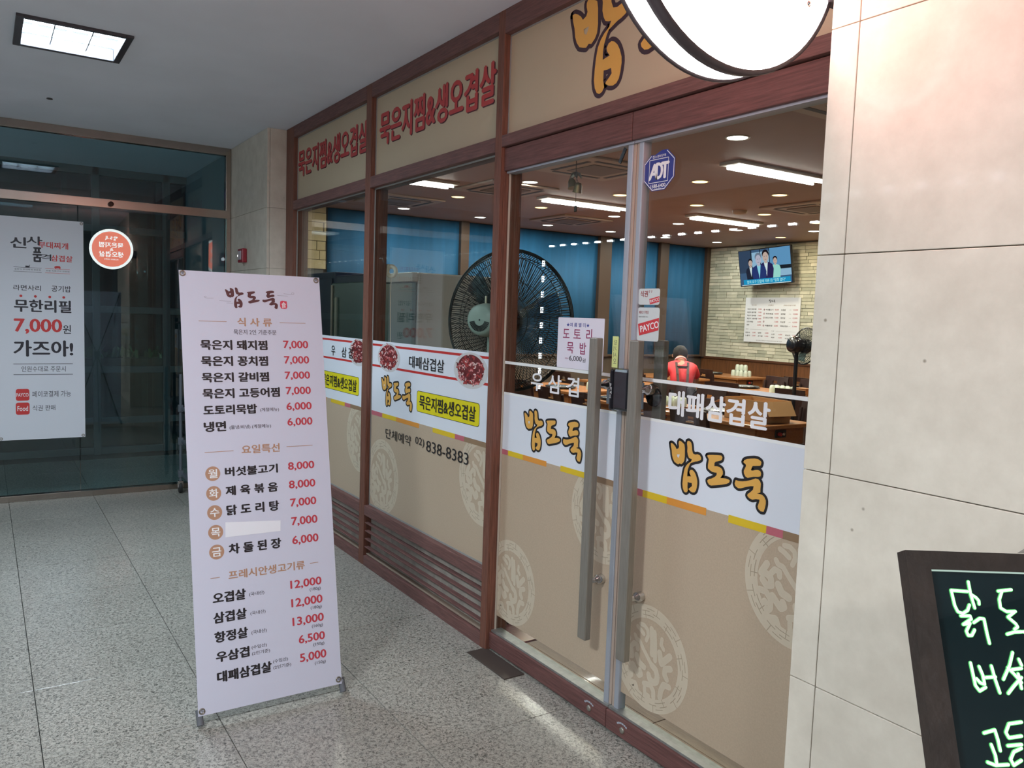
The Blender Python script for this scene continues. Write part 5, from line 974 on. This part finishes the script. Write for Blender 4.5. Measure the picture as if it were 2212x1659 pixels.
# open carton on the near table
CB = mat('brown_cardboard', lin((196, 150, 100)), .75, noise=(3, .06, 2))
ct = empty('carton', (-4.72, 3.85, .75), label='open brown cardboard carton with raised flaps on the near oak table', cat='box')
CM = Matrix.Translation((-4.78, 3.80, .751)) @ Matrix.Rotation(R(-6), 4, 'Z')
def cwall(x0, x1, y0, y1, z0, z1): return MB().box(x0, x1, y0, y1, z0, z1, CM)
a = cwall(-.24, .24, -.16, -.156, 0, .19); a.box(-.24, .24, .156, .16, 0, .19, CM); a.box(-.24, -.236, -.16, .16, 0, .19, CM); a.box(.236, .24, -.16, .16, 0, .19, CM); a.box(-.24, .24, -.16, .16, 0, .004, CM); a.build('body', CB, ct)
for ang, org, sx, sy, ax in ((118, (0, .158, .19), .48, .15, 'X'), (-24, (-.238, 0, .19), .16, .32, 'Y'), (60, (.238, 0, .19), .14, .32, 'Y')):
    M2 = CM @ Matrix.Translation(org) @ Matrix.Rotation(R(ang if ax == 'X' else ang), 4, ax)
    f = MB()
    if ax == 'X': f.box(-sx / 2, sx / 2, -sy, 0, -.002, .002, M2)
    else: f.box(0 if org[0] > 0 else -sx, sx if org[0] > 0 else 0, -sy / 2, sy / 2, -.002, .002, M2)
    f.build('flap', CB, ct)
for i in range(3): MB().box(.2405, .242, -.10 + .07 * i, -.05 + .07 * i, .05, .056, CM).build('printed_mark', BROWN, ct)

# ---------------------------------------------------------------- refrigerators, fan and small things by the windows
FRW = mat('enamel_steel', lin((206, 208, 204)), .35, metal=.25)
f1 = empty('refrigerator', (-5.87, 1.1, 0), label='tall pale steel refrigerator with a glass door behind the right shop window', cat='refrigerator')
MB().bbox(-6.27, -5.465, .74, 1.47, .06, 1.905, .012).build('cabinet', FRW, f1)
MB().bbox(-6.26, -5.475, .70, .735, .10, 1.83, .008).build('door', mat('fridge_teal_door', lin((70, 104, 104)), .15, coat=.5), f1)
MB().bbox(-6.27, -5.465, .69, .74, 1.835, 1.905, .006).build('header', FRW, f1); MB().bbox(-6.22, -6.17, .675, .70, .8, 1.5, .006).build('handle', CHROME, f1)
for x in (-6.2, -5.53):
    for y in (.8, 1.4): MB().lathe([(.03, 0), (.025, .06)], (x, y, 0)).build('foot', BLACKP, f1)
f2 = empty('refrigerator', (-6.75, 1.1, 0), label='glass-door drinks cooler with pale frame behind the left shop window', cat='refrigerator')
MB().bbox(-7.15, -6.33, .74, 1.47, .06, 1.92, .012).build('cabinet', mat('cooler_navy', lin((36, 52, 84)), .3), f2)
MB().bbox(-7.145, -6.335, .70, .735, .10, 1.85, .008).build('door', MATS['fridge_teal_door'], f2)
for x in (-7.13, -6.37): MB().bbox(x, x + .03, .685, .70, .12, 1.83, .004).build('door_frame', FRW, f2)
MB().bbox(-7.02, -6.98, .68, .70, .3, 1.72, .006).build('handle', mat('pale_handle', lin((186, 208, 206)), .3), f2)
for z in (.5, .9, 1.3): MB().box(-7.1, -6.4, .696, .699, z, z + .012).build('shelf_edge', CHROME, f2)
for x in (-7.05, -6.45):
    for y in (.8, 1.4): MB().lathe([(.03, 0), (.025, .06)], (x, y, 0)).build('foot', BLACKP, f2)
cb2 = empty('cabinet', (-8.0, 1.1, 0), label='dark navy cabinet left of the coolers behind the left window', cat='cabinet')
MB().bbox(-8.6, -7.22, .76, 1.4, 0, 1.96, .01).build('case', MATS['cooler_navy'], cb2); MB().bbox(-8.55, -7.92, .74, .76, .1, 1.9, .006).build('door', MATS['cooler_navy'], cb2); MB().bbox(-7.90, -7.27, .74, .76, .1, 1.9, .006).build('door', MATS['cooler_navy'], cb2)

# big wall-stand fan seen from behind
def fan(cx, cy, cz, Rr, ax, L, names, floorz=0, ribs=170, big=True):
    ax = Vector(ax).normalized(); c = Vector((cx, cy, cz)); t = empty(names[0], (cx, cy, floorz), label=names[1], cat='fan')
    GM = mat('black_wire', (.015, .017, .018), .35); GG = mat('fan_grey_green', lin((166, 182, 174)), .4)
    a0 = Vector((0, 0, 1)); u = ax.cross(a0).normalized(); w = u.cross(ax)
    gd = MB()
    for rr_, dz in ((.98, 0), (1.0, .0), (.90, .055), (.62, .085), (.42, .09)): gd.ring(c + ax * dz * Rr / .4, ax, Rr * rr_, .0022 if rr_ < .95 else .006, 64, 5)
    for rr_, dz in ((.90, -.055), (.55, -.085), (.22, -.09)): gd.ring(c + ax * dz * Rr / .4, ax, Rr * rr_, .0022, 56, 4)
    for k in range(ribs):      # rear cage ribs, gently spiralled; every second one also on the front
        th = 2 * math.pi * k / ribs
        for sgn in ((1, -1) if k % 2 == 0 else (1,)):
            pts = []
            for rr_, dz, tw in ((.30, .088, .22 * sgn), (.62, .086, .08 * sgn), (.90, .055, 0), (.985, 0, 0)):
                d = u * math.cos(th + tw) + w * math.sin(th + tw); pts.append(c + d * Rr * rr_ + ax * dz * sgn * Rr / .4)
            gd.tube(pts, .0024, 3, caps=False)
    gd.build('cage', GM, t, kind='stuff')
    bl = MB()
    for k in range(3):
        th0 = 2 * math.pi * k / 3 + .5; n_ = 6; vs = []
        for i in range(n_ + 1):
            rr_ = .14 + (.84 - .14) * i / n_
            for e in (-1, 1):
                th = th0 + .25 * math.sin(i / n_ * 1.6) + e * (.28 - .12 * abs(i / n_ - .5)); d = u * math.cos(th) + w * math.sin(th); vs.append(c + d * Rr * rr_ + ax * (.02 * e))
        bl.add(vs, [(2 * i, 2 * i + 1, 2 * i + 3, 2 * i + 2) for i in range(n_)], True)
    bo = bl.build('blades', MATS['fan_blade_clear'] if 'fan_blade_clear' in MATS else glassm('fan_blade_clear', (.62, .78, .86), .03, .22, (.12, .2, .25)), t); bo.modifiers.new('t', 'SOLIDIFY').thickness = .004
    MB().lathe([(.0, -.06), (.06, -.055), (.075, -.02), (.07, .02), (.03, .03)], c, ax, 24).build('hub', BLACKP, t)
    m = MB(); m.lathe([(.055, .06 * Rr / .4), (.085, .10), (.088, L - .06), (.080, L - .012), (.066, L), (0, L)], c, ax, 32); mo = m.build('motor', GG if big else BLACKP, t)
    if big:
        sl = MB()
        for k in range(17):
            th = R(-15 - k * 150 / 16 - 0); d = u * math.cos(th) + w * math.sin(th); n2 = ax.cross(d)
            a_, b_ = c + ax * (L + .001) + d * .030, c + ax * (L - .002) + d * .060
            sl.add([a_ - n2 * .0022, a_ + n2 * .0022, b_ + n2 * .004 + ax * .0035, b_ - n2 * .004 + ax * .0035], [(0, 1, 2, 3)])
        s2 = sl.build('vent_slots', BLACK, mo, fixn=False); MB().lathe([(.004, L), (.004, L + .003), (0, L + .003)], c, ax, 10).build('screw', BLACK, mo)
        MB().tube([c + ax * (L - .06) + Vector((0, 0, .085)), c + ax * (L - .06) + Vector((0, 0, .125))], .006, 8).build('swing_knob', mat('ivory_knob', lin((222, 214, 190)), .4), mo)
    mc = c + ax * (L * .55); MB().tube([mc + Vector((0, 0, -.06)), Vector((mc.x, mc.y, floorz + .72 if floorz == 0 else floorz))], .028 if big else .02, 12).build('neck', GG if big else BLACKP, t)
    if floorz == 0:
        MB().tube([(mc.x, mc.y, .74), (mc.x, mc.y, .03)], .018, 12).build('pole', CHROME if big else BLACKP, t)
        MB().lathe([(.22, 0), (.22, .02), (.19, .035), (.03, .05)], (mc.x, mc.y, 0), n=36).build('base', BLACKP, t)
    return t
fan(-3.70, .412, 1.576, .385, (.475, -.880, .004), .31, ('stand_fan', 'large black-caged stand fan with grey-green motor, seen from behind through the shop glass'))
fan(-5.25, 5.05, 1.40, .19, (-.25, -.95, .1), .18, ('stand_fan', 'small dark stand fan at the right edge of the glass before the brick wall'), ribs=60, big=False)

# wind chime inside the left door
wc = empty('wind_chime', (-2.87, .20, 2.09), label='metal flower and two little bells hung on a thread inside the left door', cat='wind chime')
BR_ = mat('aged_brass', lin((150, 132, 92)), .35, metal=.8); TR = mat('thread', (.03, .03, .03), .7)
MB().tube([(-2.870, .20, ZC), (-2.869, .20, 2.24)], .0016, 6).build('thread', TR, wc); MB().tube([(-2.866, .20, 2.21), (-2.862, .20, 2.09)], .0011, 6).build('thread', TR, wc)
pt = MB()
for k in range(8):
    a = 2 * math.pi * k / 8; d = Vector((math.cos(a), math.sin(a), 0)); n2 = Vector((-math.sin(a), math.cos(a), 0)); c = Vector((-2.868, .20, 2.245))
    pt.add([c, c + d * .018 + n2 * .010 - Vector((0, 0, .008)), c + d * .030 - Vector((0, 0, .032)), c + d * .018 - n2 * .010 - Vector((0, 0, .008))], [(0, 1, 2, 3)])
pt.build('metal_flower', mat('pewter', lin((170, 176, 172)), .35, metal=.7), wc)
for x, z, tl in ((-2.895, 2.196, -.3), (-2.850, 2.172, .25)):
    MB().lathe([(0, .022), (.010, .021), (.016, .010), (.020, -.018), (.022, -.022)], (x, .20, z), (tl, 0, 1), 20).build('bell', BR_, wc); MB().tube([(-2.868, .20, 2.225), (x, .20, z + .02)], .001, 5).build('thread', TR, wc)
MB().bbox(-2.872, -2.853, .197, .203, 2.068, 2.095, .004).build('fish_charm', mat('dark_bronze', lin((70, 60, 50)), .4, metal=.6), wc)

# roll and cord hanging on the window post
tp = empty('emergency_lamp', (-4.69, .16, 1.84), label='small ivory horn-shaped lamp with a red tip and thin cord on the middle window post', cat='lamp')
IV = mat('ivory_plastic', lin((220, 212, 192)), .4)
MB().ring((-4.655, .15, 1.855), (.6, -.8, 0), .030, .013, 28, 10).build('horn_ring', IV, tp); MB().bbox(-4.70, -4.655, .125, .17, 1.872, 1.90, .008).build('body', IV, tp)
MB().lathe([(.008, 0), (.008, .02), (0, .024)], (-4.70, .14, 1.886), (-1, 0, 0), 10).build('red_tip', mat('tip_red', lin((214, 60, 40)), .4), tp); MB().tube([(-4.66, .15, 1.828), (-4.672, .155, 1.6), (-4.64, .15, 1.2), (-4.64, .15, .42)], .003, 6).build('cord', IV, tp)

# ---------------------------------------------------------------- the waiter bending over a table
def skin_chain(name, joints, edges, parent, m, sub=2, base=None):
    me = bpy.data.meshes.new(name); b_ = BASE[parent]
    me.from_pydata([Vector(p) - b_ for p, r_ in joints], edges, []); me.materials.append(m)
    o = bpy.data.objects.new(name, me); COL.objects.link(o); o.parent = parent; BASE[o] = b_
    o.modifiers.new('skin', 'SKIN').use_smooth_shade = True; ly = me.skin_vertices[0].data
    for i, (p, r_) in enumerate(joints): ly[i].radius = r_ if isinstance(r_, tuple) else (r_, r_); ly[i].use_root = (i == 0)
    s_ = o.modifiers.new('sub', 'SUBSURF'); s_.levels = sub; s_.render_levels = sub; return o
hx_, hy_ = -6.93, 5.02
pn = empty('person', (hx_, hy_, 0), label='person in red shirt and dark braces bending over a table, back to the doors', cat='person')
fd = Vector((-.76, .65, 0)); sd = Vector((.65, .76, 0)); H0 = Vector((hx_, hy_, 0))
def Q(f, s_, z): return tuple(H0 + fd * f + sd * s_ + Vector((0, 0, z)))
SK = mat('skin_tone', lin((170, 124, 100)), .7); RDS = mat('red_shirt', lin((206, 34, 44)), .7); BT = mat('dark_trousers', lin((52, 50, 58)), .8); HR = mat('black_hair', (.012, .011, .012), .8)
J = [(Q(0, 0, .84), .10), (Q(.08, 0, .93), .095), (Q(.22, 0, 1.04), .10), (Q(.30, 0, 1.10), .055), (Q(.36, 0, 1.15), .050), (Q(.43, 0, 1.20), .078), (Q(.49, 0, 1.17), .062),
     (Q(.22, .155, 1.03), .055), (Q(.33, .205, .89), .040), (Q(.50, .15, .80), .031), (Q(.57, .14, .79), .025), (Q(.22, -.155, 1.03), .055), (Q(.33, -.205, .89), .040), (Q(.50, -.15, .80), .031), (Q(.57, -.14, .79), .025),
     (Q(0, .09, .78), .085), (Q(.05, .10, .46), .058), (Q(-.02, .10, .10), .042), (Q(.10, .11, .05), .035), (Q(0, -.09, .78), .085), (Q(.05, -.10, .46), .058), (Q(-.02, -.10, .10), .042), (Q(.10, -.11, .05), .035)]
E_ = [(0, 1), (1, 2), (2, 3), (3, 4), (4, 5), (5, 6), (2, 7), (7, 8), (8, 9), (9, 10), (2, 11), (11, 12), (12, 13), (13, 14), (0, 15), (15, 16), (16, 17), (17, 18), (0, 19), (19, 20), (20, 21), (21, 22)]
for s_ in (1, -1):
    b0 = 10 if s_ > 0 else 14
    for k in range(5):
        y = .14 * s_ + (k - 2) * .016 * s_; l = (.05, .075, .08, .075, .06)[k]
        if k == 0: y = .11 * s_
        n0 = len(J); J.append((Q(.60, y, .790), .0085)); J.append((Q(.60 + l * .6, y, .782), .0075)); J.append((Q(.60 + l, y, .770), .006)); E_ += [(b0, n0), (n0, n0 + 1), (n0 + 1, n0 + 2)]
skin_chain('body', J, E_, pn, SK)
J = [(Q(-.03, 0, .80), (.145, .12)), (Q(.07, 0, .93), (.145, .12)), (Q(.21, 0, 1.045), (.15, .12)), (Q(.29, 0, 1.095), .070), (Q(.22, .15, 1.03), .072), (Q(.30, .20, .92), .058), (Q(.22, -.15, 1.03), .072), (Q(.30, -.20, .92), .058)]
skin_chain('shirt', J, [(0, 1), (1, 2), (2, 3), (2, 4), (4, 5), (2, 6), (6, 7)], pn, RDS)
J = [(Q(-.02, 0, .80), .118), (Q(-.01, .09, .76), .100), (Q(.05, .105, .46), .072), (Q(-.02, .105, .09), .058), (Q(-.01, -.09, .76), .100), (Q(.05, -.105, .46), .072), (Q(-.02, -.105, .09), .058)]
skin_chain('trousers', J, [(0, 1), (1, 2), (2, 3), (0, 4), (4, 5), (5, 6)], pn, BT)
hd = MB(); C_ = Vector(Q(.425, 0, 1.215)); hd.lathe([(0, .098), (.05, .086), (.082, .05), (.094, 0), (.088, -.04), (.07, -.07)], C_, Vector((0, 0, 1)) - fd * .35, 20)
hd.build('hair', HR, pn)
for s_ in (-1, 1): MB().bbox(-.010, .010, -.010, .010, -.020, .020, .005, Matrix.Translation(Q(.45, .086 * s_, 1.18))).build('ear', SK, pn)
MB().ring(Q(.315, 0, 1.135), fd * .6 + Vector((0, 0, .8)), .062, .012, 24, 8).build('collar', mat('collar_white', lin((226, 190, 190)), .7), pn)
BRC = mat('dark_braces', lin((54, 34, 34)), .7)
off = Vector((0, 0, 0)) - fd * .135 + Vector((0, 0, .055))      # the braces lie on the skin of the back
def brace(a, b):
    a, b = Vector(a) + off, Vector(b) + off; w = sd * .015 if abs((b - a).normalized().dot(sd)) < .5 else Vector((0, 0, .014)); u_ = -fd * .010 + Vector((0, 0, .006))
    return MB().add([a - w, a + w, b + w, b - w, a - w + u_, a + w + u_, b + w + u_, b - w + u_], [(0, 1, 2, 3), (7, 6, 5, 4), (0, 4, 5, 1), (1, 5, 6, 2), (2, 6, 7, 3), (3, 7, 4, 0)])
for s_ in (-1, 1):
    m = brace(Q(-.04, .05 * s_, .78), Q(.065, .06 * s_, .93)); m2 = brace(Q(.065, .06 * s_, .93), Q(.215, .07 * s_, 1.06)); n_ = len(m.v); m.v += m2.v; m.f += [tuple(i + n_ for i in f) for f in m2.f]; m.sm += m2.sm
    m.build('braces', BRC, pn)
brace(Q(.15, -.065, 1.005), Q(.15, .065, 1.005)).build('braces', BRC, pn)
for s_ in (-1, 1): MB().bbox(-.05, .05, -.12, .13, 0, .07, .02, Matrix.Translation(Q(.02, .115 * s_, 0)) @ Matrix.Rotation(math.atan2(fd.y, fd.x) - math.pi / 2, 4, 'Z')).build('shoe', BLACKP, pn)
